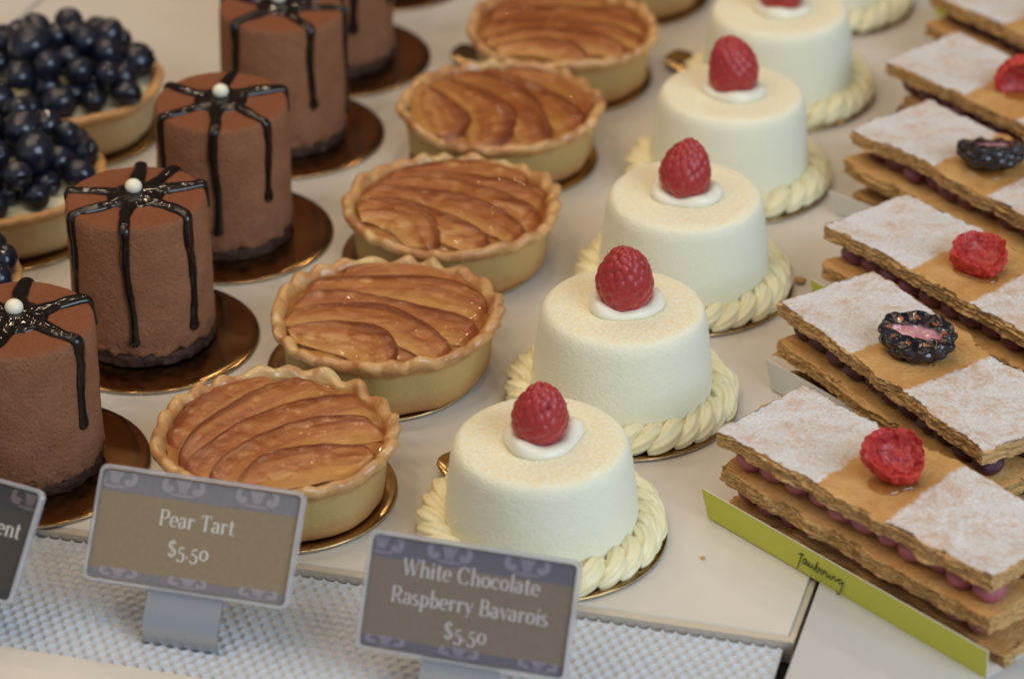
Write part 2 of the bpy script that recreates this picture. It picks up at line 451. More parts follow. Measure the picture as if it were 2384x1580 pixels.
t = thing('display_tray', 'white tray in the upper left corner beyond a thin grey seam', 'tray', (0, 0, 0), 0, 'white display trays')
B = A - E1 * .0022
v, f = prism(quad(B - E1 * .5, B, B + E2 * .95, B + E2 * .95 - E1 * .5), -.0065, -.0002, .0006)
link('tray_panel', me('tray_panel', v, f, False, mats=[M['tray']]), t)

# white ledge in front of the honeycomb mat
LF = P0 - NF * .0708
t = thing('front_ledge', 'smooth white ledge along the bottom left edge, in front of the honeycomb mat', 'ledge')
v, f = prism(quad(LF - E1 * .6 - NF * .12, LF - E1 * .017 - NF * .12, LF - E1 * .0, LF - E1 * .6), -.0103, -.0028, .0004)
link('ledge_panel', me('ledge_panel', v, f, False, mats=[M['tray']]), t)

# honeycomb mat: cells pressed into a white plastic sheet, one height field
def honeycomb():
    Lm, Wm, pitch = .335, .0666, .0046
    nx, ny = int(Lm / .00034), int(Wm / .00036)
    X, Y = np.meshgrid(np.linspace(0, Lm, nx), np.linspace(0, Wm, ny))
    a = pitch; h = a * .80
    d1 = np.full(X.shape, 9.); d2 = np.full(X.shape, 9.)
    r0 = np.round(Y / h)
    for dr in (-1, 0, 1):
        row = r0 + dr
        ox = (row % 2) * .5 * a
        c0 = np.round((X - ox) / a)
        for dc in (-1, 0, 1):
            d = np.hypot(X - ((c0 + dc) * a + ox), (Y - row * h) * 1.05)
            d2 = np.where(d < d1, d1, np.minimum(d2, d)); d1 = np.minimum(d, d1)
    q = np.clip((d2 - d1) / (a * .62), 0, 1)
    Z = -.0013 * (1 - (1 - q) ** 2.0)
    Z += .0003 * fbm(np.c_[X.ravel() * 40, Y.ravel() * 40, X.ravel() * 0], 5, 2).reshape(X.shape)
    org = P0 - NF * .0040 - NF * Wm - E1 * (Lm + .001)
    P = org + X.reshape(-1, 1) * E1 + Y.reshape(-1, 1) * NF
    v = np.c_[P, -.0024 + Z.ravel()]
    return v, grid_faces(nx, ny, False)
v, f = honeycomb()
tag(link('honeycomb_mat', me('honeycomb_mat', v, f, mats=[M['mat']])), 'white plastic honeycomb mat under the price tags along the tray front', 'mat')

# ------------------------------------------------------------------ cake boards
def board_mesh(r, tab=None, th=.0013, foil='gold'):
    n = 160
    a = np.arange(n) * 2 * PI / n
    rr = np.full(n, r)
    if tab is not None:
        w = .0085
        d = np.abs((a - tab + PI) % (2 * PI) - PI)
        lat = r * np.sin(np.minimum(d, PI / 2))
        ext = r + .0135
        inside = (d < PI / 2) & (lat < w)
        k = np.clip(1 - (lat / w) ** 4, 0, 1) ** .5
        rr = np.where(inside, r + (ext - r) * k, rr)
    rings = []
    for s, z in ((1, 0), (1.0, th * .75), (1 - .0004 / r, th), (.74 if tab is not None else .9, th), (.6, th), (.0001, th)):
        rings.append(np.c_[rr * s * np.cos(a), rr * s * np.sin(a), z + (rr - r) * .30 * (s > .9)])
    v = np.vstack(rings); f = grid_faces(n, len(rings))
    f.append(tuple(range(n - 1, -1, -1)))
    mi = [1] * n + [0] * (len(f) - n)
    return me('cake_board', v, f, True, mats=[M[foil], M['cardedge']], midx=mi)

BT = .0013
def board(x, y, r, label, tab=None, z=0.0003, foil='gold'):
    m = board_mesh(r, tab, .0013, foil)
    return tag(link('cake_board', m, None, (x, y, z)), label, 'cake board', 'gold cake boards')

# ------------------------------------------------------------------ chocolate cakes
CR, CH = .0282, .0625
def choc_body(seed):
    prof = [(.0, .0045), (.0262, .0045), (.0280, .0052), (.0283, .0090), (.0282, .030), (.0280, .055), (.0279, .0600), (.0274, .0620), (.0262, .0625), (.020, .0625), (0, .0627)]
    p = resample(prof, .00042)
    v, f, th = revolve(p, 330)
    n = v.copy(); n[:, 2] = 0; rr = np.linalg.norm(n, axis=1) + 1e-9; n /= rr[:, None]
    up = smooth(.0595, .0625, v[:, 2])
    d = .00010 * vnoise(v * 2600, seed) + .00010 * vnoise(v * 1300, seed + 1) + .00028 * fbm(v * 110, seed + 2, 3)
    low = smooth(.014, .003, v[:, 2])                     # ragged foot where the spray stops
    d = d + low * (.0008 * fbm(v * 330, seed + 4, 3) - .0002)
    v += n * (d * (1 - up) * np.minimum(1, rr / .02))[:, None]
    v[:, 2] += d * up
    v[:, 2] += low * .0013 * fbm(np.c_[th * 9, th * 0, th * 0], seed + 7, 3) * (rr > .02)
    return me('mousse_body', v, f, mats=[M['velvet']])

def choc_foot(seed):
    p = resample([(0, 0), (.0275, 0), (.0279, .001), (.0277, .0062), (.0, .0068)], .0006, 1)
    v, f, th = revolve(p, 200)
    d = .0009 * fbm(v * 300, seed, 4)
    n = v.copy(); n[:, 2] = 0; rr = np.linalg.norm(n, axis=1) + 1e-9
    v += n / rr[:, None] * (d * (rr > .02))[:, None]
    return me('biscuit_base', v, f, mats=[M['biscuit']])

def choc_icing(seed, arms):
    rnd = random.Random(seed)
    parts = []
    # central pool
    prof = np.c_[np.array([0, .007, .0104, .0120, .0104, .0]), np.array([.0021, .0019, .0012, -.0004, -.0014, -.0014])][::-1]
    v, f, th = revolve(resample(prof, .0007, 1), 32); v[:, 2] += CH; parts.append((v, f))
    for az, drop in arms:
        a0 = R(az)
        pts, nr, wa, wb = [], [], [], []
        wob = rnd.uniform(0, 6); fat = rnd.uniform(.82, 1.16)
        bend = .0020; top = CR - bend + .0004
        L1 = top; L2 = bend * PI / 2; L3 = max(0., drop)
        tot = L1 + L2 + L3
        N = int(tot / .0011) + 4
        for s in np.linspace(0.001, tot, N):
            a = a0 + R(3.0) * math.sin(s * 160 + wob)
            if s < L1:
                r_, z_ = s, CH + .0001; nn = (0, 1)
            elif s < L1 + L2:
                q = (s - L1) / bend
                r_, z_ = top + bend * math.sin(q), CH - bend + bend * math.cos(q); nn = (math.sin(q), math.cos(q))
            else:
                r_, z_ = CR + .0003, CH - bend - (s - L1 - L2); nn = (1, 0)
                a = a0 + R(3.0) * math.sin((L1 + L2) * 160 + wob) + R(1.5) * math.sin((s - L1 - L2) * 120 + wob) * min(1, (s - L1 - L2) / .01)
            pts.append((r_ * math.cos(a), r_ * math.sin(a), z_))
            nr.append((nn[0] * math.cos(a), nn[0] * math.sin(a), nn[1]))
            w = .0039 - .0013 * min(1, s / L1) if s < L1 else .0026 - .0006 * min(1, (s - L1) / .03)
            w *= fat * (1 + .07 * math.sin(s * 420 + wob) + .03 * math.sin(s * 900 + 2 * wob))
            e = tot - s                                     # bead at the end
            if drop > .004: w += .0008 * math.exp(-((e - .0025) / .0028) ** 2)
            if e < .0016: w *= math.sqrt(max(.05, e / .0016))
            wa.append(w); wb.append(w * .66)
        v, f = tube(pts, nr, np.array(wa), np.array(wb), 12); parts.append((v, f))
    v, f = merge(parts)
    return remeshed('chocolate_icing', v, f, .00042, 14, M['icing'])

pearl_m = me('sugar_pearl', *sphere(.0034, 28, 18, .9), mats=[M['pearl']])
bodies = [choc_body(11), choc_body(47)]
foots = [choc_foot(3), choc_foot(8)]

CHOC = [
    (-.1826, -.0924, 'front chocolate cake, left of the Pear Tart sign, cut by the left edge',
     [(92, .012), (30, .010), (328, .037), (252, .052), (205, .03), (150, .03)]),
    (-.1481, .0021, 'chocolate cake just left of the second pear tart, its dark drip reaching the biscuit base',
     [(94, .014), (58, .004), (24, .010), (322, .049), (264, .051), (216, .050), (166, .030)]),
    (-.1226, .0896, 'chocolate cake third from the front, beside the two blueberry tarts',
     [(84, .015), (28, .010), (318, .036), (266, .048), (214, .047), (150, .03)]),
    (-.1040, .1845, 'chocolate cake fourth from the front with its white pearl at the top of the picture',
     [(90, .015), (24, .012), (352, .05), (298, .038), (228, .034), (160, .03)]),
    (-.0848, .2665, 'chocolate cake rising out of the picture, its board showing on the right',
     [(90, .015), (24, .012), (345, .03), (296, .038), (216, .045), (160, .03)]),
    (-.0650, .3640, 'farthest chocolate cake, only the foot and board edge in view at the top',
     [(90, .015), (24, .012), (336, .03), (285, .048), (216, .045), (160, .03)]),
]
for i, (x, y, lab, arms) in enumerate(CHOC):
    board(x + .001, y - .001, .0447, ['dark brownish gold board under the front chocolate cake, behind the Pear Tart sign',
          'dark brownish gold board under the chocolate cake with the longest front drip', 'dark brownish gold board under the chocolate cake beside the blueberry tarts',
          'dark brownish gold board under the chocolate cake left of the third pear tart', 'dark brownish gold board under the chocolate cake left of the gold tab',
          'dark brownish gold board edge at the top of the picture behind the last chocolate cake'][i], None, .0003, 'bronze')
    t = thing('chocolate_mousse_cake', lab, 'cake', (x, y, .0003 + BT), 0, 'chocolate mousse cakes in a row')
    rz = [0, 2.1, 4.0, 1.1, 3.0, 5.2][i]
    t.rotation_euler = (R([.5, -.6, .7, -.4, .3, 0][i]), R([.6, -.7, .3, .8, -.5, 0][i]), 0)
    link('mousse_body', bodies[i % 2], t, (0, 0, 0), (0, 0, rz))
    link('biscuit_base', foots[i % 2], t, (0, 0, 0), (0, 0, rz))
    link('chocolate_icing', choc_icing(20 + i, arms), t)
    link('sugar_pearl', pearl_m, t, (-.0012 + .0006 * (i % 3), .0008, CH + .0040), (.1, .2, i))

# ------------------------------------------------------------------ tart shells
def crust_mesh(seed, mat, scal=23, amp=1.0, R0=.0412, name='crust'):
    k = R0 / .0412
    prof = [(0, 0), (.0365, 0), (.0390, .0004), (.0402, .0022), (.0406, .006), (.0414, .0140), (.0418, .0172), (.0436, .0186), (.0456, .0203),
            (.0459, .0222), (.0446, .0235), (.0427, .0234), (.0410, .0222), (.0399, .0198), (.0390, .0170), (0, .0165)]
    prof = [(r * k, z) for r, z in prof]
    p = resample(prof, .00075, 2)
    nu = 384
    v, f, th = revolve(p, nu)
    r = np.hypot(v[:, 0], v[:, 1])
    w = smooth(.0168, .0205, v[:, 2]) * smooth(.0375 * k, .0405 * k, r)         # the rim only
    # irregular crimping: warped angle, varying depth
    wa = th + .055 * np.sin(3 * th + seed) + .04 * np.sin(5 * th + 2 * seed) + .02 * np.sin(9 * th + seed * 3)
    dep = .62 + .48 * np.sin(2 * th + seed * 1.7) * np.cos(3 * th - seed) + .15 * vnoise(np.c_[th * 4, th * 0 + seed, th * 0], 3)
    c = np.cos(scal * wa)
    lob = np.abs(np.cos(scal * .5 * wa)) ** .7 - .62
    dr = amp * dep * .0021 * lob
    dz = amp * dep * (.0009 * np.cos(scal * wa + .8) + .0004 * c)
    cs, sn = np.cos(th), np.sin(th)
    lowf = .0010 * fbm(np.c_[cs * 3, sn * 3, th * 0 + seed], seed, 3)
    d = dr * w + lowf * (r > .03)
    rim_n = fbm(v * 260, seed + 5, 3) * .00030 * (w * .9 + .12)
    v[:, 0] += cs * (d + rim_n); v[:, 1] += sn * (d + rim_n)
    v[:, 2] += dz * w + .0014 * w * fbm(np.c_[cs * 2, sn * 2, th * 0], seed + 9, 2) + fbm(v * 300, seed + 6, 3) * .00032 * w
    brown = np.clip(fbm(np.c_[cs * 2.2, sn * 2.2, v[:, 2] * 200], seed + 12, 3) * .8 + .15, 0, 1) * smooth(.018, .023, v[:, 2])
    return me(name, v, f, attrs={'brown': brown}, mats=[mat])

def disc_mesh(name, r, z0, dome, seed, mat, nz=.0003):
    p = np.c_[np.linspace(r, 0, 40), z0 + dome * (1 - (np.linspace(r, 0, 40) / r) ** 2)]
    v, f, th = revolve(p, 96)
    v[:, 2] += nz * fbm(v * 140, seed, 3)
    return me(name, v, f, mats=[mat])

def glaze_skin(seed, r=.0402, z0=.0224):
    rr = np.linspace(r, 0, 90); p = np.c_[rr, z0 + .0005 * (1 - (rr / r) ** 2) - .0012 * smooth(.94, 1.0, rr / r)]
    v, f, th = revolve(p, 220)
    v[:, 2] += .00034 * fbm(np.c_[v[:, :2] * 190, v[:, :1] * 0 + seed], seed, 3) + .00035 * vnoise(np.c_[v[:, :2] * 75, v[:, :1] * 0 + seed], seed + 5)
    return me('glaze', v, f, mats=[M['apricot']])

def pear_slice(seed, q0, w, curve, lift, Rf=.0405, zb=.0197):
    """one baked pear slice: runs along x, skin edge towards +y"""
    rnd = random.Random(seed)
    ns, nv = 70, 26
    qm = q0 + w * .5
    half = math.sqrt(max(1e-6, Rf ** 2 - min(abs(qm), Rf * .93) ** 2)) * rnd.uniform(.97, 1.02)
    s = np.linspace(0, 1, ns); vv = np.linspace(0, 1, nv)
    S, V = np.meshgrid(s, vv)
    x = (S * 2 - 1) * half
    ws = w * (np.sin(PI * np.clip(S * .94 + .03, 0, 1)) ** .38) * (.80 + .40 * S) * (1 + .10 * np.sin(S * 5 + seed))
    cq = q0 + curve * (1 - (2 * S - 1) ** 2) + .0012 * np.sin(S * 7 + seed * 2.1)
    y = cq + (V - .25) * ws + w * .25
    # stay inside the shell
    rad = np.hypot(x, y); k = np.minimum(1, Rf / np.maximum(rad, 1e-6))
    x = x * k; y = y * k
    prof = .0006 + .0013 * smooth(0, .62, V) + .0002 * np.sin(V * 7 + seed) * smooth(0, .3, V) - .0024 * smooth(.86, 1.0, V) - .0009 * smooth(.12, 0, V)
    taper = smooth(0, .06, S) * smooth(1, .94, S)
    z = zb + lift + prof * (.25 + .75 * taper) - .0016 * (1 - taper)
    pts = np.c_[x.ravel(), y.ravel(), z.ravel()]
    pts[:, 2] += .00045 * fbm(pts * 150, seed, 3)
    f = grid_faces(ns, nv, False)
    tip = np.abs(2 * S - 1) ** 3
    return me('pear_slice', pts, f, attrs={'edge': V.ravel(), 'along': S.ravel(), 'tip': tip.ravel()}, mats=[M['pear']])

TART = [
    (-.0871, -.1120, 42, 'glazed pear tart directly behind the Pear Tart price tag', 5, (.002, 0), None),
    (-.0496, -.0235, -24, 'pear tart second from the front with a browned crimped rim, in sharp focus', 4, (-.0055, .001), None),
    (-.0248, .0685, -28, 'pear tart third from the front, left of a white raspberry cake', 6, (-.005, .001), None),
    (-.0048, .1620, -64, 'pear tart fourth from the front with slices fanned front to back', 3, (.001, -.001), None),
    (.0240, .2450, -8, 'pear tart at the top of the picture, beside a gold board tab', 4, (0, 0), R(158)),
    (.0555, .3420, 20, 'farthest pear tart, only its crust showing at the top', 4, (.001, -.001), None),
]
for i, (x, y, ang, lab, seed, (bx, by), tab) in enumerate(TART):
    board(x + bx, y + by, .0425, ['gold board under the front pear tart, right of its price tag', 'gold board sticking out left of the second pear tart',
          'gold board peeping out left of the third pear tart', 'gold board under the fourth pear tart', 'gold board with a rounded tab left of the top pear tart',
          'gold board under the farthest pear tart'][i], tab)
    t = thing('pear_tart', lab, 'tart', (x, y, .0003 + BT), 0, 'pear tarts in a row'); t.scale = (1, 1, 1.12)
    link('crust', crust_mesh(31 + 7 * i, M['crust'], [21, 22, 23, 22, 24, 22][i], [1.15, 1.1, .9, .85, .8, .9][i]), t)
    link('custard', disc_mesh('custard', .0404, .0197, .0009, i, M['glaze'], .0006), t)
    link('glaze', glaze_skin(300 + i), t)
    n = [5, 5, 6, 5, 6, 6][i]
    qs = np.linspace(-.0425, .0160, n)
    for j in range(n):
        rnd = random.Random(100 * i + j)
        m = pear_slice(100 * i + j, qs[j] + rnd.uniform(-.001, .001), rnd.uniform(.0225, .0265) * (1.0 if n == 5 else .9), rnd.uniform(.0035, .0105), .0002 + .00022 * (n - j))
        link('pear_slice', m, t, (0, 0, 0), (0, 0, R(ang + (j - 2) * 6.5 + rnd.uniform(-6, 6))))

# ------------------------------------------------------------------ berries
def fib(n):
    k = np.arange(n) + .5
    z = 1 - 2 * k / n; a = k * PI * (1 + 5 ** .5)
    r = np.sqrt(1 - z * z)
    return np.c_[r * np.cos(a), r * np.sin(a), z]

def drupe(seed, n=78, nu=170, nv=110, bump=.17, ax=(.0085, .0085, .0112), pear=.18, size=1.18):
    """lumpy berry as one closed surface: each drupelet a dome between creases"""
    rnd = np.random.RandomState(seed)
    C = fib(n) + rnd.normal(0, .025, (n, 3)); C /= np.linalg.norm(C, axis=1)[:, None]
    ph = np.linspace(-PI / 2, PI / 2, nv); th = np.arange(nu) * 2 * PI / nu
    D = np.stack([np.cos(ph)[:, None] * np.cos(th), np.cos(ph)[:, None] * np.sin(th), np.repeat(np.sin(ph)[:, None], nu, 1)], -1).reshape(-1, 3)
    d = np.sqrt(np.maximum(0, 2 - 2 * D @ C.T)); rad = math.sqrt(4 / n) * size
    dm = d.min(1)
    b = np.sqrt(np.clip(1 - (dm / rad) ** 2, 0, 1))
    r = 1 - bump + bump * 1.25 * b
    r *= 1 + .05 * vnoise(D * 1.6 + seed, seed)
    P = D * r[:, None]
    taper = 1 - pear * D[:, 2]
    P[:, 0] *= ax[0] * taper; P[:, 1] *= ax[1] * taper; P[:, 2] *= ax[2]
    return P, grid_faces(nu, nv), np.clip(1 - b * 1.5, 0, 1), D

def raspberry_mesh(seed, s=1.0, lean=0):
    P, f, cr, D = drupe(seed, 98 + seed % 7, bump=.125, size=1.34, ax=(.0091 * s, .0088 * s, .0116 * s), pear=.20 + .04 * (seed % 3))
    P[:, 0] += lean * (P[:, 2] / .0116) ** 2 * .002
    return me('raspberry', P, f, attrs={'crease': cr}, mats=[M['rasp']])

def hairs_mesh(seed, s):
    rnd = random.Random(seed); parts = []
    for k in range(26):
        a = rnd.uniform(0, 2 * PI); z = rnd.uniform(-.5, .95)
        rr = math.sqrt(1 - z * z)
        d = np.array([rr * math.cos(a), rr * math.sin(a), z])
        p = d * np.array([.0091 * (1 - .2 * z), .0088 * (1 - .2 * z), .0116]) * s * .95
        q = d + np.array([rnd.uniform(-.6, .6), rnd.uniform(-.6, .6), rnd.uniform(-.2, .6)]); q /= np.linalg.norm(q)
        L = rnd.uniform(.0012, .0022)
        path = [p, p + q * L * .6, p + q * L + np.array([0, 0, .0003])]
        parts.append(tube(path, [(q[1], -q[0], .1)] * 3, .00006, .00006, 4))
    v, f = merge(parts)
    return me('berry_hairs', v, f, mats=[M['hair']])

def half_raspberry(seed):
    P, f, cr, D = drupe(seed, 84, ax=(.0105, .0088, .0088), pear=.0, bump=.19, size=1.25)
    P[:, 0] *= 1 - .16 * P[:, 0] / .0105
    zc = .0022
    rho = np.hypot(P[:, 0] / .0100, P[:, 1] / .0084)
    hi = P[:, 2] > zc
    n = fbm(P * 330, seed, 3)
    cav = zc - .0034 * np.clip(1 - rho ** 2.0, 0, 1) ** .9 + .0009 * n + .0012 * np.sqrt(np.clip(1 - cr, 0, 1)) * smooth(.35, .9, rho)
    P[:, 2] = np.where(hi, cav, P[:, 2] + .0002 * n)
    P[:, 2] *= np.where(P[:, 2] < 0, .62, 1)
    P[:, 0] *= 1 + .10 * vnoise(P * 140, seed); P[:, 1] *= 1 + .10 * vnoise(P * 140, seed + 1)
    return me('raspberry_half', P, f, attrs={'cut': (hi * smooth(1.0, .7, rho))}, mats=[M['rcut']])

def half_blackberry(seed):
    P, f, cr, D = drupe(seed, 56, ax=(.0136, .0108, .0100), pear=.0, bump=.24, size=1.22, nu=200, nv=130)
    zc = .0018
    rho = np.hypot(P[:, 0] / .0138, P[:, 1] / .0108)
    ang = np.arctan2(P[:, 1] / .0108, P[:, 0] / .0138)
    hi = P[:, 2] > zc
    core = np.hypot(P[:, 0] / .0084, P[:, 1] / .0029)
    n = fbm(P * 260, seed, 3)
    cav = zc + .0005 * n - .0010 * smooth(1.15, .85, core) + .0005 * np.cos(ang * 11 + n) * smooth(.35, .7, rho)
    P[:, 2] = np.where(hi, cav, P[:, 2])
    P[:, 2] *= np.where(P[:, 2] < 0, .86, 1)
    pink = hi * smooth(1.12, .92, core + .12 * n)
    seed_ = np.zeros(len(P))
    for k in range(9):
        a = k * 2 * PI / 9 + .3
        dx = P[:, 0] - .0112 * math.cos(a) * .86; dy = P[:, 1] - .0084 * math.sin(a) * .86
        seed_ = np.maximum(seed_, smooth(.0011, .0007, np.hypot(dx / 1.3, dy)))
    return me('blackberry_half', P, f, attrs={'pink': pink, 'seed': seed_ * hi}, mats=[M['blackb']])

def glaze_drop(seed, a=.0085, b=.0062, h=.0016):
    p = np.c_[np.array([1.0, .99, .9, .7, .4, 0]), np.array([0, .25, .6, .85, .97, 1.0])]
    v, f, th = revolve(p, 48)
    k = 1 + .16 * np.sin(2 * th + seed) + .10 * np.sin(3 * th + 2 * seed)
    v[:, 0] *= a * k; v[:, 1] *= b * k; v[:, 2] *= h
    return me('glaze_drop', v, f, mats=[M['drop']])

# ------------------------------------------------------------------ white chocolate cakes
def bav_body(seed):
    prof = [(0, .002), (.0340, .002), (.0356, .003), (.0356, .006), (.0344, .020), (.0329, .033), (.0322, .0372), (.0308, .0402), (.0280, .0413), (.020, .0414), (0, .0414)]
    p = resample(prof, .00042, 2)
    v, f, th = revolve(p, 380)
    n = v.copy(); n[:, 2] = 0; rr = np.linalg.norm(n, axis=1) + 1e-9; n /= rr[:, None]
    up = smooth(.0375, .041, v[:, 2])
    d = .00008 * vnoise(v * 2400, seed) + .00005 * vnoise(v * 1300, seed + 1) + .00022 * fbm(v * 50, seed + 2, 2)
    d = d + up * (.00012 * vnoise(v * 1500, seed + 3))
    v += n * (d * (1 - up * .6) * np.minimum(1, rr / .02))[:, None]
    v[:, 2] += d * up
    return me('bavarois_body', v, f, mats=[M['wvelvet']])

def piped_ring(seed, N=23):
    """border of overlapping shells, each an S of fluted cream curling over the one before"""
    rs = random.Random(seed); parts = []
    for k in range(N):
        a0 = 2 * PI * k / N + rs.uniform(-.035, .035); g = rs.uniform(.86, 1.10); hj = rs.uniform(.88, 1.12)
        ctrl = np.array([(-.0088, .0042, .0012), (-.0060, .0044, .0026), (-.0018, .0034, .0052), (.0020, .0006, .0070), (.0050, -.0024, .0066), (.0078, -.0030, .0042), (.0100, -.0012, .0016)])
        rad = np.array([.0017, .0030, .0038, .0039, .0035, .0028, .0014])
        d = np.linspace(0, 6, 26)
        p = np.stack([np.interp(d, range(7), ctrl[:, c]) for c in range(3)], 1); r = np.interp(d, range(7), rad) * g
        for _ in range(4):
            p[1:-1] = .25 * p[:-2] + .5 * p[1:-1] + .25 * p[2:]; r[1:-1] = .25 * r[:-2] + .5 * r[1:-1] + .25 * r[2:]
        p[:, 2] *= hj * .86
        R0 = .0387 + rs.uniform(-.0004, .0004)
        ang = a0 + p[:, 0] / R0; rr = R0 + p[:, 1]
        path = np.c_[rr * np.cos(ang), rr * np.sin(ang), p[:, 2]]
        T = np.gradient(path, axis=0); T /= np.linalg.norm(T, axis=1)[:, None]
        up = np.tile([0, 0, 1.], (26, 1)); B = np.cross(T, up); B /= np.linalg.norm(B, axis=1)[:, None]; Nn = np.cross(B, T)
        m = 40; ph = np.arange(m) * 2 * PI / m
        fl = 1 + .095 * np.cos(7 * ph[None] + np.linspace(0, 1.6, 26)[:, None] + k)
        v = path[:, None] + (r[:, None] * fl * np.cos(ph))[..., None] * B[:, None] + (r[:, None] * fl * np.sin(ph))[..., None] * Nn[:, None]
        v = v.reshape(-1, 3); v[:, 2] = np.maximum(v[:, 2], .00005 + 1e-6 * (k % 3))
        f = grid_faces(m, 26) + [tuple(range(m - 1, -1, -1)), tuple(range(25 * m, 26 * m))]
        parts.append((v, f))
    v, f = merge(parts)
    return me('piped_border', v, f, mats=[M['piped']])

def cream_ring(seed):
    prof = [(0, .0012), (.0060, .0018), (.0092, .0040), (.0118, .0049), (.0140, .0042), (.0151, .0022), (.0148, .0004), (.0135, -.0004)]
    p = resample(prof, .0006, 2)[::-1]
    v, f, th = revolve(p, 96)
    r = np.hypot(v[:, 0], v[:, 1])
    k = 1 + .05 * np.sin(th * 2 + seed) + .04 * np.sin(3 * th + 2 * seed) + .02 * np.sin(5 * th + seed)
    tail = np.exp(-((((th - (.3 + seed * .35)) + PI) % (2 * PI) - PI) / .22) ** 2)
    k = k + .06 * tail
    v[:, 0] *= k; v[:, 1] *= k
    v[:, 2] *= 1 + .22 * np.sin(th * 2 + seed * 1.3) + .10 * np.sin(5 * th + seed) + .2 * tail
    return me('cream_swirl', v, f, mats=[M['cream']])

bbody = [bav_body(5), bav_body(9)]
BAV = [
    (.0108, -.1385, 'white raspberry cake behind the White Chocolate Raspberry Bavarois sign, front of its row', 0, R(127)),
    (.0427, -.0465, 'white cake second from the front, its tall raspberry showing fine hairs', 1, None),
    (.0716, .0465, 'white raspberry cake third from the front, right of the third pear tart', 2, None),
    (.0960, .1420, 'white cake fourth from the front with a pointed raspberry leaning right', 3, None),
    (.1246, .2310, 'white cake at the top whose raspberry is cut by the picture edge', 4, R(149)),
    (.1545, .3340, 'farthest white cake, only its piped border visible at the top', 5, None),
]
for i, (x, y, lab, k, tab) in enumerate(BAV):
    board(x + .0008, y - .0008, .0452, ['gold board with a small tab under the front white cake', 'gold board under the second white cake from the front',
          'gold board under the white cake beside the third pear tart', 'gold board under the white cake with the leaning pointed raspberry',
          'gold board with a tab left of the top white cake', 'gold board under the farthest white cake'][i], tab)
    t = thing('bavarois_cake', lab, 'cake', (x, y, .0003 + BT), 0, 'white raspberry cakes in a row')
    t.rotation_euler = (R([.5, -.5, .8, -.6, .4, 0][i]), R([-.7, .6, -.4, .8, -.6, 0][i]), 0)
    link('bavarois_body', bbody[i % 2], t, (0, 0, 0), (0, 0, i * 1.3)).scale = (1, 1, .94 if i == 0 else 1)
    link('piped_border', piped_ring(3 + i, [28, 29, 28, 27, 28, 28][i]), t, (0, 0, 0), (0, 0, i * 1.9))
    link('cream_swirl', cream_ring(i), t, (.0004, -.0002, .0387 if i == 0 else .0412)).scale = (.95, .95, .85)
    s = [1.10, 1.22, 1.14, 1.18, 1.12, 1.1][i]
    rot = [(R(6), R(3), .4), (R(4), R(-9), 1.2), (R(5), R(-4), 2.2), (R(4), R(6), 3.1), (R(3), R(3), 4.), (0, 0, 5.)][i]
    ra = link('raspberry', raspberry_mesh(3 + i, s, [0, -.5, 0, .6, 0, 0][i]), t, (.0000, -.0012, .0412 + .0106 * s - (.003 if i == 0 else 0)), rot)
    link('hairs', hairs_mesh(i, s), ra)

# ------------------------------------------------------------------ blueberry tarts
def blueberry_mesh(seed):
    v, f = sphere(1.0, 36, 26, .88)
    r = np.hypot(v[:, 0], v[:, 1]); top = v[:, 2] > 0
    th = np.arctan2(v[:, 1], v[:, 0])
    star = .30 + .05 * np.cos(5 * th)
    crown = np.exp(-((r - star) / .07) ** 2) * top
    dent = smooth(.34, .12, r) * top
    v[:, 2] += .13 * crown - .20 * dent
    v += .02 * vnoise(v * 2 + seed, seed)[:, None] * v
    return me('blueberry', v, f, attrs={'crown': np.clip(dent + .4 * crown, 0, 1)}, mats=[M['blue']])
BBM = [blueberry_mesh(s) for s in (1, 2, 3)]

BLUE = [
    (-.2431, .0080, 'blueberry tart cut by the left edge beside the second chocolate cake', 70, 3),
    (-.2206, .0995, 'blueberry tart behind the second chocolate cake, its cream showing below the berries', 84, 1),
    (-.2045, .1920, 'blueberry tart heaped high in the upper left, its pale crust side in full view', 88, 2),
    (-.1665, .3957, 'blueberry tart beyond the top edge, only its foot in view', 30, 4),
]
for i, (x, y, lab, nb, seed) in enumerate(BLUE):
    board(x, y - .001, .0452, ['gold board under the blueberry tart at the left edge', 'gold board under the middle blueberry tart',
          'gold board under the upper blueberry tart with the bare crust side', 'gold board rim at the top edge left of the chocolate cakes'][i])
    t = thing('blueberry_tart', lab, 'tart', (x, y, .0003 + BT), 0, 'blueberry tarts')
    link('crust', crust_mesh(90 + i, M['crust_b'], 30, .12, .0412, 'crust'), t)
    link('pastry_cream', disc_mesh('pastry_cream', .0395, .0205, .0030, 60 + i, M['pcream'], .0012), t)
    rnd = random.Random(seed)
    placed = []
    tries = 0
    while len(placed) < nb and tries < 40000:
        tries += 1
        rb = rnd.uniform(.0058, .0086) if tries < 9000 else rnd.uniform(.006, .0098)
        a = rnd.uniform(0, 2 * PI); q = math.sqrt(rnd.random()) * (.0402 if tries < 9000 else .036)
        px, py = q * math.cos(a), q * math.sin(a)
        # drop the berry onto what lies below it
        z = .0212 + rb * .80
        for (bx, by, bz, br) in placed:
            dd = (px - bx) ** 2 + (py - by) ** 2; s = (rb + br) * .93
            if dd < s * s: z = max(z, bz + math.sqrt(s * s - dd))
        if z > min(.0212 + .0345 - .60 * q, .0212 + .0225): continue
        if tries < 9000 and z > .0212 + rb * 1.05: continue
        placed.append((px, py, z, rb))
    for k, (px, py, pz, rb) in enumerate(placed):
        o = bpy.data.objects.new('blueberry', BBM[k % 3]); COL.objects.link(o); o.parent = t
        o.location = (px, py, pz); o.scale = (rb, rb, rb)
        o.rotation_euler = (rnd.uniform(-1.6, 1.6), rnd.uniform(-1.6, 1.6), rnd.uniform(0, 6))

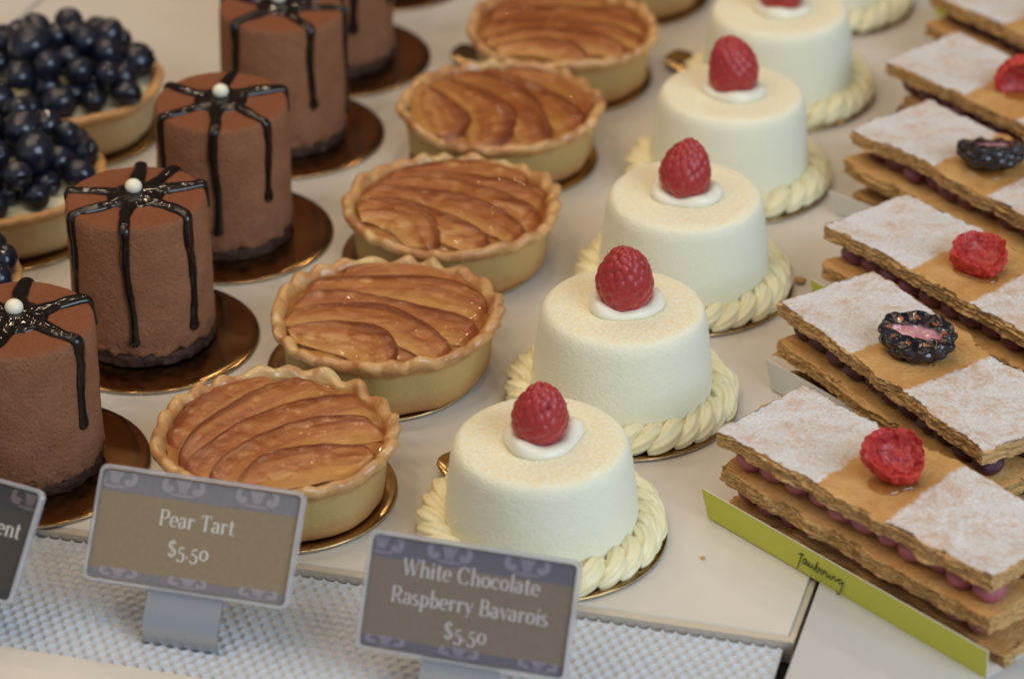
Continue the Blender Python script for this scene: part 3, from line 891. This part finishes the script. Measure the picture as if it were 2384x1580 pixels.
# ------------------------------------------------------------------ mille feuille
def puff_sheet(seed, L, W, T, mat, jag=1.0):
    nx, ny, nl = int(L / .0005), int(W / .0008), 21
    xs = np.linspace(0, L, nx); ys = np.linspace(0, W, ny)
    per = [(x, 0) for x in xs[:-1]] + [(L, y) for y in ys[:-1]] + [(x, W) for x in xs[::-1][:-1]] + [(0, y) for y in ys[::-1][:-1]]
    pnr = [(0, -1)] * (nx - 1) + [(1, 0)] * (ny - 1) + [(0, 1)] * (nx - 1) + [(-1, 0)] * (ny - 1)
    per = np.array(per, float); pnr = np.array(pnr, float); n = len(per)
    s = np.r_[0, np.cumsum(np.linalg.norm(np.diff(per, axis=0), axis=1))]
    # soften corners
    cx, cy = per[:, 0] - L / 2, per[:, 1] - W / 2
    big = .0011 * fbm(np.c_[per * 90, per[:, :1] * 0 + seed], seed, 3) * jag
    verts, faces = [], []
    rings = []
    for k in range(nl):
        z = T * k / (nl - 1)
        ins = (-.00030, .00022, .00008)[k % 3] * jag
        lay = .55 * fbm(np.c_[s * 170, np.full(n, k * .55), np.full(n, seed)], seed + 3, 2) + .75 * fbm(np.c_[s * 620, np.full(n, k * .85), np.full(n, seed)], seed + 5, 2)
        fl = np.clip(vnoise(np.c_[s * 90, np.full(n, k * .45), np.full(n, seed)], seed + 8) - .42, 0, 1) * .0026
        off = big + (.00080 * lay + ins * 1.5 + fl * 1.3) * jag - (.0010 if k == 0 else 0) - (.0004 if k == nl - 1 else 0)
        pz = z + .00030 * vnoise(np.c_[s * 240, np.full(n, k), np.full(n, seed)], seed + 4)
        pos = per + pnr * off[:, None]
        rings.append(np.c_[pos, np.full(n, 1.) * pz])
    verts = np.vstack(rings); faces = grid_faces(n, nl)
    faces = [tuple(q) for q in faces]
    # top and bottom grids joined to the outer rings
    def capgrid(ring_i, flip, zf):
        nonlocal verts, faces
        base = len(verts)
        gx, gy = xs[1:-1], ys[1:-1]
        X, Y = np.meshgrid(gx, gy)
        P = np.c_[X.ravel(), Y.ravel(), np.full(X.size, zf)]
        P[:, 2] += (.00040 * fbm(np.c_[P[:, :2] * 120, P[:, :1] * 0 + seed], seed + 11 + ring_i, 3) + .00010 * vnoise(P * 1400, seed)) * (1 if flip is False else -1)
        verts = np.vstack([verts, P])
        o = ring_i * n
        def vid(i, j):
            if j == 0: return o + i if i < nx - 1 else o + (nx - 1)
            if i == nx - 1: return o + (nx - 1) + j if j < ny - 1 else o + (nx - 1) + (ny - 1)
            if j == ny - 1: return o + (nx - 1) + (ny - 1) + (nx - 1 - i)
            if i == 0: return o + 2 * (nx - 1) + (ny - 1) + (ny - 1 - j)
            return base + (j - 1) * (nx - 2) + (i - 1)
        for j in range(ny - 1):
            for i in range(nx - 1):
                q = (vid(i, j), vid(i + 1, j), vid(i + 1, j + 1), vid(i, j + 1))
                faces.append(q[::-1] if flip else q)
    top0 = len(verts); capgrid(nl - 1, False, T); top1 = len(verts); capgrid(0, True, 0)
    # gentle warp of the whole sheet
    verts[:, 2] += .0011 * fbm(np.c_[verts[:, :2] * 26, verts[:, :1] * 0 + seed], seed + 20, 2) * jag
    topm = np.zeros(len(verts)); topm[top0:top1] = 1; topm[(nl - 1) * n:nl * n] = .8
    return me('pastry_sheet', verts, faces, attrs={'topside': topm}, mats=[mat])

def dollop_mesh(seed, mat):
    v, f = sphere(1.0, 26, 16, 1.0)
    v[:, 0] *= 1 + .08 * np.sin(v[:, 2] * 3 + seed)
    v += .05 * fbm(v * 1.6, seed, 2)[:, None] * v
    return me('cream_dollop', v, f, mats=[mat])

MFL, MFW, MFT, PITCH = .128, .0462, .0064, .0143
DOL = {k: [dollop_mesh(s, M['cream_' + k]) for s in (1, 2)] for k in ('pink', 'mauve', 'plum')}
GRP = 'powdered mille feuille slices'
#   front left corner (x, y) of the top sheet, yaw, berry, berry place (u, v), cream, label
MF = [
    (.0748, -.1262, -47.2, 'rasp', (.0645, .0235), 'pink', 'mille feuille in the green paper holder with the shop script, front of the row'),
    (.1040, -.0310, -59.5, 'black', (.0600, .0215), 'plum', 'mille feuille topped with a cut blackberry showing its pink core, second from the front'),
    (.1282, .0295, -51.5, 'rasp', (.0640, .0235), 'mauve', 'mille feuille with a ragged red raspberry half, between the two blackberry slices'),
    (.1474, .1195, -51.5, 'black', (.0625, .0205), 'mauve', 'mille feuille with a blackberry cut off by the right picture edge'),
    (.1694, .1872, -51.5, 'rasp', (.0610, .0235), 'mauve', 'mille feuille with a whole looking raspberry at the right edge, behind the blackberry slices'),
    (.1990, .2640, -54.0, 'rasp', (.0640, .0235), 'plum', 'mille feuille in the upper right corner, dark cream between its sheets'),
]
OFFS = [((0, 0, 0), (.0026, -.0008, -.6), (.0062, .0022, .3)),
        ((0, 0, 0), (.0050, -.0030, 1.5), (.0110, -.0010, 4.0)),
        ((0, 0, 0), (.0045, -.0040, .6), (.0105, -.0020, -1)),
        ((0, 0, 0), (.0010, -.0045, -1.5), (.0060, -.0030, 1)),
        ((0, 0, 0), (.0110, .0010, 1.2), (.0150, -.0010, 0)),
        ((0, 0, 0), (.0040, -.0050, .8), (.0120, -.0020, 0))]
for i, (x, y, yaw, berry, (bu, bv), cr, lab) in enumerate(MF):
    z0 = .0012
    t = thing('mille_feuille', lab, 'pastry', (x, y, z0), R(yaw), GRP)
    for k in range(3):                                     # 0 top, 1 middle, 2 bottom
        ox, oy, da = OFFS[i][k]
        m = puff_sheet(200 + 10 * i + k, MFL, MFW, MFT, M['puff_sugar'] if k == 0 else M['puff'], 1.0 if i < 4 else .9)
        link('pastry_sheet', m, t, (ox, oy, PITCH * (2 - k)), (0, 0, R(da)), 'top sheet dusted with icing sugar in two bands' if k == 0 else None)
    rnd = random.Random(i)
    for k in (0, 1):
        zc = PITCH * k + MFT + (PITCH - MFT) * .5
        for row, yy in ((0, .0052), (1, .0250), (2, .0405)):
            nd = 11
            for d in range(nd):
                if row and 1 < d < nd - 1: continue        # the inner rows show only at the open ends
                o = bpy.data.objects.new('cream_dollop', DOL[cr][d % 2]); COL.objects.link(o); o.parent = t
                o.location = (.0085 + d * .0111 + rnd.uniform(-.0008, .0008) + .002, yy + rnd.uniform(-.0013, .0013) + .0030, zc)
                o.scale = (.0062 * rnd.uniform(.88, 1.08), .0058, .0047); o.rotation_euler = (0, 0, rnd.uniform(0, 6))
    top = PITCH * 2 + MFT
    if berry == 'rasp':
        m = half_raspberry(40 + i)
        rot = [(R(38), R(10), R(38)), (0, 0, 0), (R(24), R(4), R(30)), 0, (R(100), R(-20), R(40)), (R(10), 0, 1)][i]
        link('raspberry_half', m, t, (bu, bv, top + [.0088, .006, .0058, .006, .0085, .006][i]), rot).scale = (1.08, 1.08, 1.25)
    else:
        m = half_blackberry(60 + i)
        rot = {1: (R(9), R(3), R(44)), 3: (R(-16), R(4), R(60))}[i]
        link('blackberry_half', m, t, (bu, bv, top + .0080), rot).scale = (1.08, 1.1, 1.1)
    link('glaze_drop', glaze_drop(i), t, (bu + .002, bv - .0045, top - .0002), (0, 0, R(30)))

# paper holders: folded card strip under each slice
def holder_mesh(L, W, H, outer, inner, slant=.003):
    th = .00045
    prof = [(-.0010, H), (0, 0), (W, 0), (W + .001, H)]
    vs, fs, mi = [], [], []
    xs = [0, L]
    def strip(p, q, out_d):
        # p,q (y,z) ; card of thickness th
        a = len(vs)
        d = np.array(q) - np.array(p); nrm = np.array([-d[1], d[0]]); nrm = nrm / np.linalg.norm(nrm) * th * out_d
        for xx, sg in ((0, -1), (L, 1)):
            for (yy, zz) in (p, q, tuple(np.array(q) + nrm), tuple(np.array(p) + nrm)):
                xo = sg * slant * (zz / H) if xx == 0 else sg * .0005 * (zz / H)
                vs.append((xx + xo, yy, zz))
        fs.extend([(a, a + 1, a + 5, a + 4), (a + 1, a + 2, a + 6, a + 5), (a + 2, a + 3, a + 7, a + 6), (a + 3, a, a + 4, a + 7), (a + 3, a + 2, a + 1, a), (a + 4, a + 5, a + 6, a + 7)])
        mi.extend([0, 1, 1, 1, 1, 1])
    strip((-.0010, H), (0, 0.0002), 1)
    strip((.0002, .0002), (W, .0002), 1)
    strip((W, .0002), (W + .001, H * .4), 1)
    return me('paper_holder', np.array(vs), fs, False, mats=[outer, inner], midx=mi)

HOLD = [(.0722, -.1300, -47.7, 'g', .0122, 'green paper holder with black shop script, at the lower right'),
        (.1022, -.0392, -49.7, 'w', .0130, 'white paper holder under the second mille feuille with the cut blackberry'),
        (.1250, .0245, -51.5, 'g', .0130, 'green paper holder whose corner peeks out behind the powdered second slice'),
        (.1402, .1080, -41.5, 'w', .0105, 'pale paper holder under the slice with the blackberry at the right edge'),
        (.1660, .1800, -51.5, 'w', .0120, 'white paper holder under the slice with the raspberry at the right edge'),
        (.1985, .2600, -54, 'w', .0120, 'pale paper holder under the mille feuille in the upper right corner')]
flap = None
for i, (x, y, yaw, c, H, lab) in enumerate(HOLD):
    o_, n_ = (M['green'], M['wcard']) if c == 'g' else (M['wcard'], M['wcard'])
    t = thing('paper_holder', lab, 'paper holder', (x, y, .0003), R(yaw), 'folded paper pastry holders')
    link('folded_card', holder_mesh(.1325, .047, H, o_, n_), t)
    if i == 0: flap = t
# a further green holder corner in the far right corner
t = thing('paper_holder', 'bright green holder corner at the top edge of the upper right corner', 'paper holder', (.2100, .3180, .0003), R(-52), 'folded paper pastry holders')
link('folded_card', holder_mesh(.10, .047, .012, M['green'], M['green']), t)

# ------------------------------------------------------------------ lettering made of pen strokes
def arc(cx, cy, rx, ry, a0, a1, n=22):
    a = np.radians(np.linspace(a0, a1, n))
    return np.c_[cx + rx * np.cos(a), cy + ry * np.sin(a)]
def ln(*p): return np.array(p, float)
TK, TN = .150, .060
def Vs(x, y0, y1, w=TK): return (ln((x, y0), (x, y1)), w)
def Hs(x0, x1, y, w=TN): return (ln((x0, y), (x1, y)), w)
def St(p, w=None): return (np.asarray(p, float), w)
def feet(x): return Hs(x - .11, x + .11, .02)
ser = lambda x, y: Hs(x - .11, x, y)
bowlP = lambda: St(np.vstack([[(.16, .93)], arc(.36, .69, .22, .24, 90, -90), [(.16, .45)]]))
GL = {
 'P': (.68, [Vs(.16, 0, .95), feet(.16), ser(.16, .93), bowlP()]),
 'R': (.76, [Vs(.16, 0, .95), feet(.16), ser(.16, .93), bowlP(), St(ln((.36, .46), (.52, .22), (.60, .04), (.72, .03)), .11)]),
 'B': (.70, [Vs(.16, 0, .95), ser(.16, .93), ser(.16, .02), St(np.vstack([[(.16, .93)], arc(.34, .71, .19, .22, 90, -90), [(.16, .49)]])),
             St(np.vstack([[(.16, .49)], arc(.37, .255, .23, .235, 90, -90), [(.16, .02)]]))]),
 'T': (.74, [Vs(.36, 0, .95), feet(.36), Hs(.05, .67, .93), Vs(.07, .72, .93, TN), Vs(.65, .72, .93, TN)]),
 'W': (1.0, [St(ln((.06, .95), (.29, .0)), .13), St(ln((.29, .0), (.50, .95)), TN), St(ln((.46, .95), (.69, .0)), .13), St(ln((.69, .0), (.92, .95)), TN),
             Hs(-.02, .18, .94), Hs(.38, .58, .94), Hs(.82, 1.0, .94)]),
 'C': (.78, [St(arc(.41, .475, .33, .47, 42, 318)), Vs(.66, .70, .95, TN), Vs(.66, .02, .2, TN)]),
 'e': (.54, [St(arc(.27, .31, .21, .30, 2, 312)), Hs(.07, .48, .33)]),
 'a': (.52, [St(arc(.23, .44, .15, .17, 165, 0)), Vs(.38, .06, .44), St(ln((.38, .07), (.48, .02)), TN), St(arc(.21, .165, .16, .16, 70, 350))]),
 'r': (.46, [Vs(.14, 0, .62), feet(.14), ser(.14, .60), St(arc(.30, .40, .16, .20, 170, 60)), St(ln((.37, .50), (.42, .58)), .13)]),
 't': (.40, [Vs(.18, .07, .84), Hs(.04, .36, .60), St(arc(.29, .11, .11, .10, 180, 320))]),
 'h': (.64, [Vs(.14, 0, 1.0), feet(.14), ser(.14, .98), St(arc(.32, .40, .18, .21, 180, 0)), Vs(.50, 0, .42), feet(.50)]),
 'n': (.64, [Vs(.14, 0, .62), feet(.14), ser(.14, .60), St(arc(.32, .40, .18, .21, 180, 0)), Vs(.50, 0, .42), feet(.50)]),
 'i': (.29, [Vs(.14, 0, .62), feet(.14), ser(.14, .60), Vs(.14, .78, .91, .13)]),
 'l': (.29, [Vs(.14, 0, 1.0), feet(.14), ser(.14, .98)]),
 'o': (.57, [St(arc(.28, .31, .21, .29, 0, 360, 32))]),
 'c': (.50, [St(arc(.27, .31, .21, .29, 50, 318)), St(ln((.38, .52), (.43, .46)), .12)]),
 's': (.42, [St(np.vstack([arc(.20, .455, .13, .145, 40, 250), arc(.20, .155, .15, .155, 80, -150)])), ]),
 'p': (.58, [Vs(.14, -.30, .62), Hs(.03, .25, -.29), ser(.14, .60), St(arc(.30, .31, .20, .29, 145, -145))]),
 'b': (.58, [Vs(.14, 0, 1.0), ser(.14, .98), St(arc(.30, .31, .20, .29, 145, -145))]),
 'd': (.60, [Vs(.44, 0, 1.0), ser(.44, .98), Hs(.44, .54, .02), St(arc(.27, .31, .20, .29, 35, 325))]),
 'y': (.52, [St(ln((.08, .62), (.29, .05)), .12), St(ln((.45, .62), (.22, -.14), (.14, -.26), (.06, -.24)), TN), Hs(-.01, .17, .61), Hs(.36, .53, .61)]),
 'v': (.52, [St(ln((.08, .62), (.27, .0)), .12), St(ln((.27, .0), (.46, .62)), TN), Hs(-.01, .17, .61), Hs(.37, .54, .61)]),
 '$': (.60, [St(np.vstack([arc(.29, .69, .18, .22, 30, 255), arc(.29, .25, .20, .23, 80, -160)])), Vs(.29, -.10, 1.05, TN)]),
 '5': (.56, [St(ln((.14, .56), (.44, .60)), .09), Vs(.14, .22, .58, TN), St(np.vstack([[(.14, .24)], arc(.25, .02, .21, .27, 110, -150)])) ]),
 '.': (.22, [Vs(.09, 0, .12, .12)]),
 '0': (.60, [St(arc(.29, .31, .22, .29, 0, 360, 32))]),
 ' ': (.30, []),
}
def ribbon(p, w, z):
    p = np.asarray(p, float)
    if len(p) == 2 and w is not None: pass
    T = np.gradient(p, axis=0); T /= np.linalg.norm(T, axis=1)[:, None] + 1e-9
    N = np.c_[-T[:, 1], T[:, 0]]
    if w is None: hw = .5 * (TN + (TK - TN) * np.abs(T[:, 1]) ** 1.4)
    else: hw = .5 * np.broadcast_to(np.asarray(w, float), len(p))
    a = p + N * hw[:, None]; b = p - N * hw[:, None]
    n = len(p)
    v = np.c_[np.vstack([a, b]), np.full(2 * n, z)]
    f = [(i, n + i, n + i + 1, i + 1) for i in range(n - 1)]
    return v, f
def up_faces(v, f):
    out = []
    for q in f:
        a, b, c = v[q[0]], v[q[1]], v[q[2]]
        n = (b[0] - a[0]) * (c[1] - a[1]) - (b[1] - a[1]) * (c[0] - a[0])
        out.append(q if n >= 0 else q[::-1])
    return out
def text_mesh(s, size, cx, cy, z, mat, left=None, track=.02):
    adv = sum(GL[c][0] + track for c in s)
    x = -adv / 2 if left is None else 0
    parts = []; k = 0
    for c in s:
        for p, w in GL[c][1]:
            v, f = ribbon(p + np.array([x, 0]), w, 0)
            v[:, :2] *= size; v[:, 2] = z + 2.2e-5 * (k % 5); k += 1
            parts.append((v, f))
        x += GL[c][0] + track
    v, f = merge(parts)
    v[:, 0] += cx if left is None else left; v[:, 1] += cy
    return me('lettering', v, up_faces(v, f), False, mats=[mat])

def fleur_mesh(cx, cy, s, ymax, ymin, xmin, xmax, z, mat, sy=1.0):
    strokes = [(ln((0, .06), (0, .40), (0, .75), (0, 1.0)), np.array([.05, .20, .22, .12]))]
    for g in (1, -1):
        strokes.append((np.array([(g * .09, .06), (g * .14, .34), (g * .26, .58), (g * .46, .66), (g * .66, .52), (g * .70, .30)]), np.array([.05, .10, .12, .14, .18, .20])))
        strokes.append((np.array([(g * .72, .32), (g * .62, .16), (g * .48, .14), (g * .40, .26)]), np.array([.20, .24, .24, .16])))
        strokes.append((ln((g * .05, .30), (g * .18, .66), (g * .34, .90), (g * .58, 1.06)), np.array([.04, .07, .09, .06])))
    strokes.append((ln((-.42, .0), (0, -.03), (.42, .0)), np.array([.06, .09, .06])))
    parts = []
    for k, (p, w) in enumerate(strokes):
        d = np.linspace(0, len(p) - 1, 22); q = np.c_[np.interp(d, range(len(p)), p[:, 0]), np.interp(d, range(len(p)), p[:, 1])]
        for _ in range(3): q[1:-1] = .25 * q[:-2] + .5 * q[1:-1] + .25 * q[2:]
        v, f = ribbon(q, np.interp(d, range(len(p)), w), 0)
        v[:, 0] = np.clip(v[:, 0] * s + cx, xmin, xmax); v[:, 1] = np.clip(v[:, 1] * s * sy + cy, ymin, ymax); v[:, 2] = z + 1.8e-5 * k
        parts.append((v, f))
    v, f = merge(parts)
    return me('fleur_de_lis', v, up_faces(v, f), False, mats=[mat])

def rrect(w, h, r, n=7):
    p = []
    for cx, cy, a in ((w / 2 - r, h / 2 - r, 0), (-w / 2 + r, h / 2 - r, 90), (-w / 2 + r, -h / 2 + r, 180), (w / 2 - r, -h / 2 + r, 270)):
        for t in np.linspace(0, 90, n): p.append((cx + r * math.cos(R(a + t)), cy + r * math.sin(R(a + t))))
    return np.array(p)

def price_tag(c, yaw, lean, kind, lines, label, W=.0755, H=.0413, stand=True, top_f=(-.0315, -.0065, .0205), bot_f=(-.0250, .0005, .0262)):
    y, tl = R(yaw), R(lean)
    e = Vector((math.cos(y), math.sin(y), 0)); nb = Vector((-math.sin(y), math.cos(y), 0))
    u = (Vector((0, 0, 1)) * math.cos(tl) + nb * math.sin(tl)); nn = e.cross(u)
    t = thing('price_tag', label, 'price tag', (c[0], c[1], -.0052), y, 'price tags on steel clips')
    rot = Matrix((e, u, nn)).transposed()
    inv = Matrix.Rotation(-y, 3, 'Z')
    lr = (inv @ rot).to_euler()
    lc = (0, 0, c[2] + .0052)
    # card with its printed bands
    v, f = prism(rrect(W - .0030, H - .0030, .0022), -.0003, 0)
    card = link('card', me('card', v, f, False, mats=[M[kind + '_card']]), t, lc, lr)
    x0 = -(W - .0036) / 2; x1 = -x0; yt = (H - .0036) / 2; yb = -yt
    b1, b0 = .0116, -.0153
    for (ya, yz) in ((b1, yt - .0001), (yb + .0001, b0)):
        v = np.array([(x0 + .0001, ya, .00006), (x1 - .0001, ya, .00006), (x1 - .0001, yz, .00006), (x0 + .0001, yz, .00006)])
        link('printed_band', me('printed_band', v, [(0, 1, 2, 3)], False, mats=[M[kind + '_band']]), card)
    for fx in top_f:
        link('fleur_de_lis', fleur_mesh(fx, b1 + .0018, .0100, yt - .0003, b1 - .0012, x0 + .0003, x1 - .0003, .00010, M[kind + '_emblem']), card)
    for fx in bot_f:
        link('fleur_de_lis', fleur_mesh(fx, yb + .0009, .0090, b0 + .0006, yb + .0002, x0 + .0003, x1 - .0003, .00010, M[kind + '_emblem'], .62), card)
    for s, cx, cy, left in lines:
        link('lettering', text_mesh(s, .0058, cx, cy, .00010, M[kind + '_letters'], left), card)
    # clear sleeve: rim and thin front pane
    o_, i_ = rrect(W, H, .0030), rrect(W - .0028, H - .0028, .0020)
    n = len(o_)
    o2 = rrect(W - .0009, H - .0009, .0027)
    v = np.vstack([np.c_[o_, np.full(n, -.0012)], np.c_[o_, np.full(n, .0006)], np.c_[o2, np.full(n, .0012)], np.c_[i_, np.full(n, .0012)], np.c_[i_, np.full(n, -.0012)]])
    f = grid_faces(n, 5) + [(4 * n + i, 4 * n + (i + 1) % n, (i + 1) % n, i) for i in range(n)]
    sl = link('clear_sleeve', me('clear_sleeve', v, f, False, mats=[M['acrylic']]), t, lc, lr)
    v = np.c_[rrect(W - .0027, H - .0027, .0020), np.full(n, .0009)]
    link('front_pane', me('front_pane', v, [tuple(range(n))], False, mats=[M['pane']]), sl)
    # steel clip: bent strip
    if stand:
        w2 = .0137
        hb = H / 2
        ub = Vector((0, math.sin(tl), math.cos(tl)))
        def q(k, off): # point k along the sleeve from its middle, off behind it
            return (k * ub.y + off * math.cos(tl), lc[2] + k * ub.z - off * math.sin(tl))
        p_top = q(-hb * .45, .0022); p_mid = q(-hb - .0010, .0022)
        base = p_mid[0] - .0045
        prof = [p_top, p_mid, (base - .0016, p_mid[1] * .62), (base - .0030, .0055), (base - .0028, .0018), (base + .0002, .0004), (base + .0040, .0002), (base + .030, .0002)]
        pr = resample(prof, .0006, 3)
        T = np.gradient(pr, axis=0); T /= np.linalg.norm(T, axis=1)[:, None]
        N = np.c_[T[:, 1], -T[:, 0]] * .0005
        n = len(pr)
        ring = []
        for xx in (-w2, w2):
            ring.append(np.c_[np.full(n, xx), pr + N]); ring.append(np.c_[np.full(n, xx), pr - N])
        v = np.vstack([ring[0], ring[1], ring[3], ring[2]])
        f = []
        for a in range(4):
            b = (a + 1) % 4
            f += [(a * n + i, a * n + i + 1, b * n + i + 1, b * n + i) for i in range(n - 1)]
        f += [(0, n, 2 * n, 3 * n), (n - 1, 4 * n - 1, 3 * n - 1, 2 * n - 1)]
        ms = me('steel_clip', v, f, True, mats=[M['steel']])
        try: ms.set_sharp_from_angle(angle=R(40))
        except Exception: pass
        link('steel_clip', ms, t)
    return t

price_tag((-.1103, -.1878, .0315), -14.5, 38, 'khaki', [('Pear Tart', .0004, .0022, None), ('$5.50', -.0010, -.0080, None)],
          'khaki price tag reading Pear Tart $5.50')
price_tag((-.0148, -.2266, .0300), -15.5, 30, 'brown', [('White Chocolate', .0000, .0068, None), ('Raspberry Bavarois', .0005, -.0028, None), ('$5.50', .0005, -.0122, None)],
          'brown price tag reading White Chocolate Raspberry Bavarois $5.50', W=.0742, H=.0412, top_f=(-.0325, -.0085, .0185), bot_f=(-.0270, -.0010, .0265))
price_tag((-.2005, -.1800, .0318), -25, 40, 'black', [('dent', 0, .0022, .0198)], 'black price tag cut off by the left edge, ending in the letters ent',
          top_f=(-.0065, .0330), bot_f=(-.02,))

# script on the green holder
def script_mesh():
    s = .0042
    L = []
    f_ = [(1.20, 1.36), (1.12, 1.62), (.88, 1.70), (.64, 1.35), (.48, .6), (.34, -.20), (.22, -.72)]
    L.append(f_); L.append([(.12, .74), (.40, .80), (.80, .90)])
    x = .75
    L.append([(x + .38, .58), (x + .12, .62), (x, .25), (x + .14, .02), (x + .36, .35), (x + .42, .6), (x + .40, .15), (x + .55, .05), (x + .72, .5),
              (x + .70, .15), (x + .88, .03), (x + 1.08, .48), (x + 1.10, .1), (x + 1.3, .05), (x + 1.5, .6), (x + 1.62, 1.15), (x + 1.52, .4), (x + 1.5, .06), (x + 1.72, .02), (x + 1.88, .28), (x + 1.75, .5), (x + 1.95, .42),
              (x + 2.15, .50), (x + 2.02, .2), (x + 2.2, .02), (x + 2.42, .3), (x + 2.25, .52), (x + 2.5, .46), (x + 2.7, .5),
              (x + 2.66, .12), (x + 2.86, .03), (x + 3.08, .5), (x + 3.08, .1), (x + 3.25, .06), (x + 3.45, .48), (x + 3.62, .55), (x + 3.6, .3), (x + 3.75, .15),
              (x + 4.0, .45), (x + 4.35, .60), (x + 4.15, .55), (x + 4.05, .2), (x + 4.25, .08), (x + 4.5, .4), (x + 4.55, .6), (x + 4.5, -.2), (x + 4.35, -.85), (x + 4.05, -.95), (x + 4.05, -.6)])
    parts = []
    for k, p in enumerate(L):
        p = np.array(p, float)
        for _ in range(2):
            q = np.empty((2 * (len(p) - 1), 2)); q[0::2] = .75 * p[:-1] + .25 * p[1:]; q[1::2] = .25 * p[:-1] + .75 * p[1:]; p = np.vstack([p[:1], q, p[-1:]])
        parts.append(ribbon(p, .125, k * .006))
    for k, xx in enumerate((1.9, 2.45, 3.0, 3.55, 4.1)):     # the tiny town name beneath, five specks of lettering
        parts.append(ribbon(ln((xx, -.62), (xx, -.46)), .09, .014 + .002 * k))
    v, f = merge(parts)
    v[:, :2] *= s; v[:, 2] *= .003
    return me('script_lettering', v, up_faces(v, f), False, mats=[M['ink']])
link('script_lettering', script_mesh(), flap, (.0450, -.00110, .0047), (R(90 - 4.7), 0, 0))

# ------------------------------------------------------------------ crumbs
def crumb_mesh(seed, s):
    v, f = sphere(1., 14, 9, .55)
    v *= (1 + .35 * fbm(v * 1.7, seed, 3))[:, None]
    v *= s; v[:, 2] -= v[:, 2].min()
    return me('pastry_crumb', v, f, mats=[M['crumb']])
for k, (x, y, s, lab) in enumerate([(.1206, .0470, .0022, 'flat golden crumb by the right rim of the third white cake'), (.1509, .1940, .0021, 'rounded crumb right of the fourth white cake'),
                                    (.1416, .1905, .0014, 'tiny crumb touching the fourth white cake board'), (.1085, -.1010, .0011, 'golden flake on the tray before the white holder of the second slice'), (.0690, -.1560, .0008, 'small crumb right of the front white cake border'), (.0930, .0060, .0009, 'crumb on the bare tray between the second white cake and the powdered slices'), (-.0452, -.1080, .0005, 'dark speck of crumb on the tray beside the front pear tart board')]):
    tag(link('pastry_crumb', crumb_mesh(k, s), None, (x, y, .0001)), lab, 'crumb', 'loose crumbs on the tray')

# ------------------------------------------------------------------ light
W = bpy.data.worlds.new('World'); SC.world = W; W.use_nodes = True
nt = W.node_tree; bg = nt.nodes['Background']
# the room: bright shop front behind the camera, dim back of the shop beyond the case
tcw = nt.nodes.new('ShaderNodeTexCoord'); sx = nt.nodes.new('ShaderNodeSeparateXYZ'); nt.links.new(tcw.outputs['Generated'], sx.inputs[0])
rw = nt.nodes.new('ShaderNodeValToRGB'); mw = nt.nodes.new('ShaderNodeMapRange'); mw.inputs[1].default_value = -1; mw.inputs[2].default_value = 1
nt.links.new(sx.outputs[1], mw.inputs[0]); nt.links.new(mw.outputs[0], rw.inputs[0])
e = rw.color_ramp.elements; e[0].position = .12; e[0].color = (.42, .43, .46, 1); e[1].position = .80; e[1].color = (.060, .047, .036, 1)
q = e.new(.5); q.color = (.20, .175, .15, 1)
nt.links.new(rw.outputs[0], bg.inputs[0]); bg.inputs[1].default_value = .85

def area(name, loc, target, size, energy, col, size_y=None, shape=None):
    l = bpy.data.lights.new(name, 'AREA'); l.energy = energy; l.color = col; l.size = size
    if size_y: l.shape = 'RECTANGLE'; l.size_y = size_y
    if shape: l.shape = shape
    o = bpy.data.objects.new(name, l); COL.objects.link(o); o.location = loc
    o.rotation_euler = (Vector(target) - Vector(loc)).to_track_quat('-Z', 'Y').to_euler()
    return o
rl = random.Random(4)
for ky in range(4):
    for kx in range(4):
        x = -1.0 + .36 * kx + rl.uniform(-.08, .08); y = (-.42, -.02, .45, 1.12)[ky] + rl.uniform(-.08, .08)
        area('ceiling_spot', (x + (.25 if ky == 3 else 0), y, 1.2), (x * .3, .03, 0), .04, .64 if ky < 3 else .70, (1.0, .765, .52), None, 'DISK')
area('shop_window', (1.05, -1.12, .90), (.0, -.08, .02), 1.1, 15.0, (.64, .82, 1.0), .9)

# ------------------------------------------------------------------ camera
cam = bpy.data.cameras.new('camera'); co = bpy.data.objects.new('camera', cam); COL.objects.link(co)
P_, D_ = R(30.5), 1.228
co.location = (0, -D_ * math.cos(P_), D_ * math.sin(P_)); co.rotation_euler = (R(90) - P_, 0, 0)
cam.sensor_width = 36; cam.lens = 36 * 7000 / 2366; cam.clip_start = .05; cam.clip_end = 20
cam.dof.use_dof = True; cam.dof.focus_distance = 1.137; cam.dof.aperture_fstop = 7.6; cam.dof.aperture_blades = 7
SC.camera = co
SC.view_settings.view_transform = 'Standard'; SC.view_settings.look = 'None'
SC.view_settings.exposure = .26; SC.view_settings.gamma = 1; SC.view_settings.use_curve_mapping = False
SC.render.engine = 'CYCLES'
SC.cycles.use_denoising = True
SC.cycles.max_bounces = 8
SC.cycles.caustics_reflective = False; SC.cycles.caustics_refractive = False
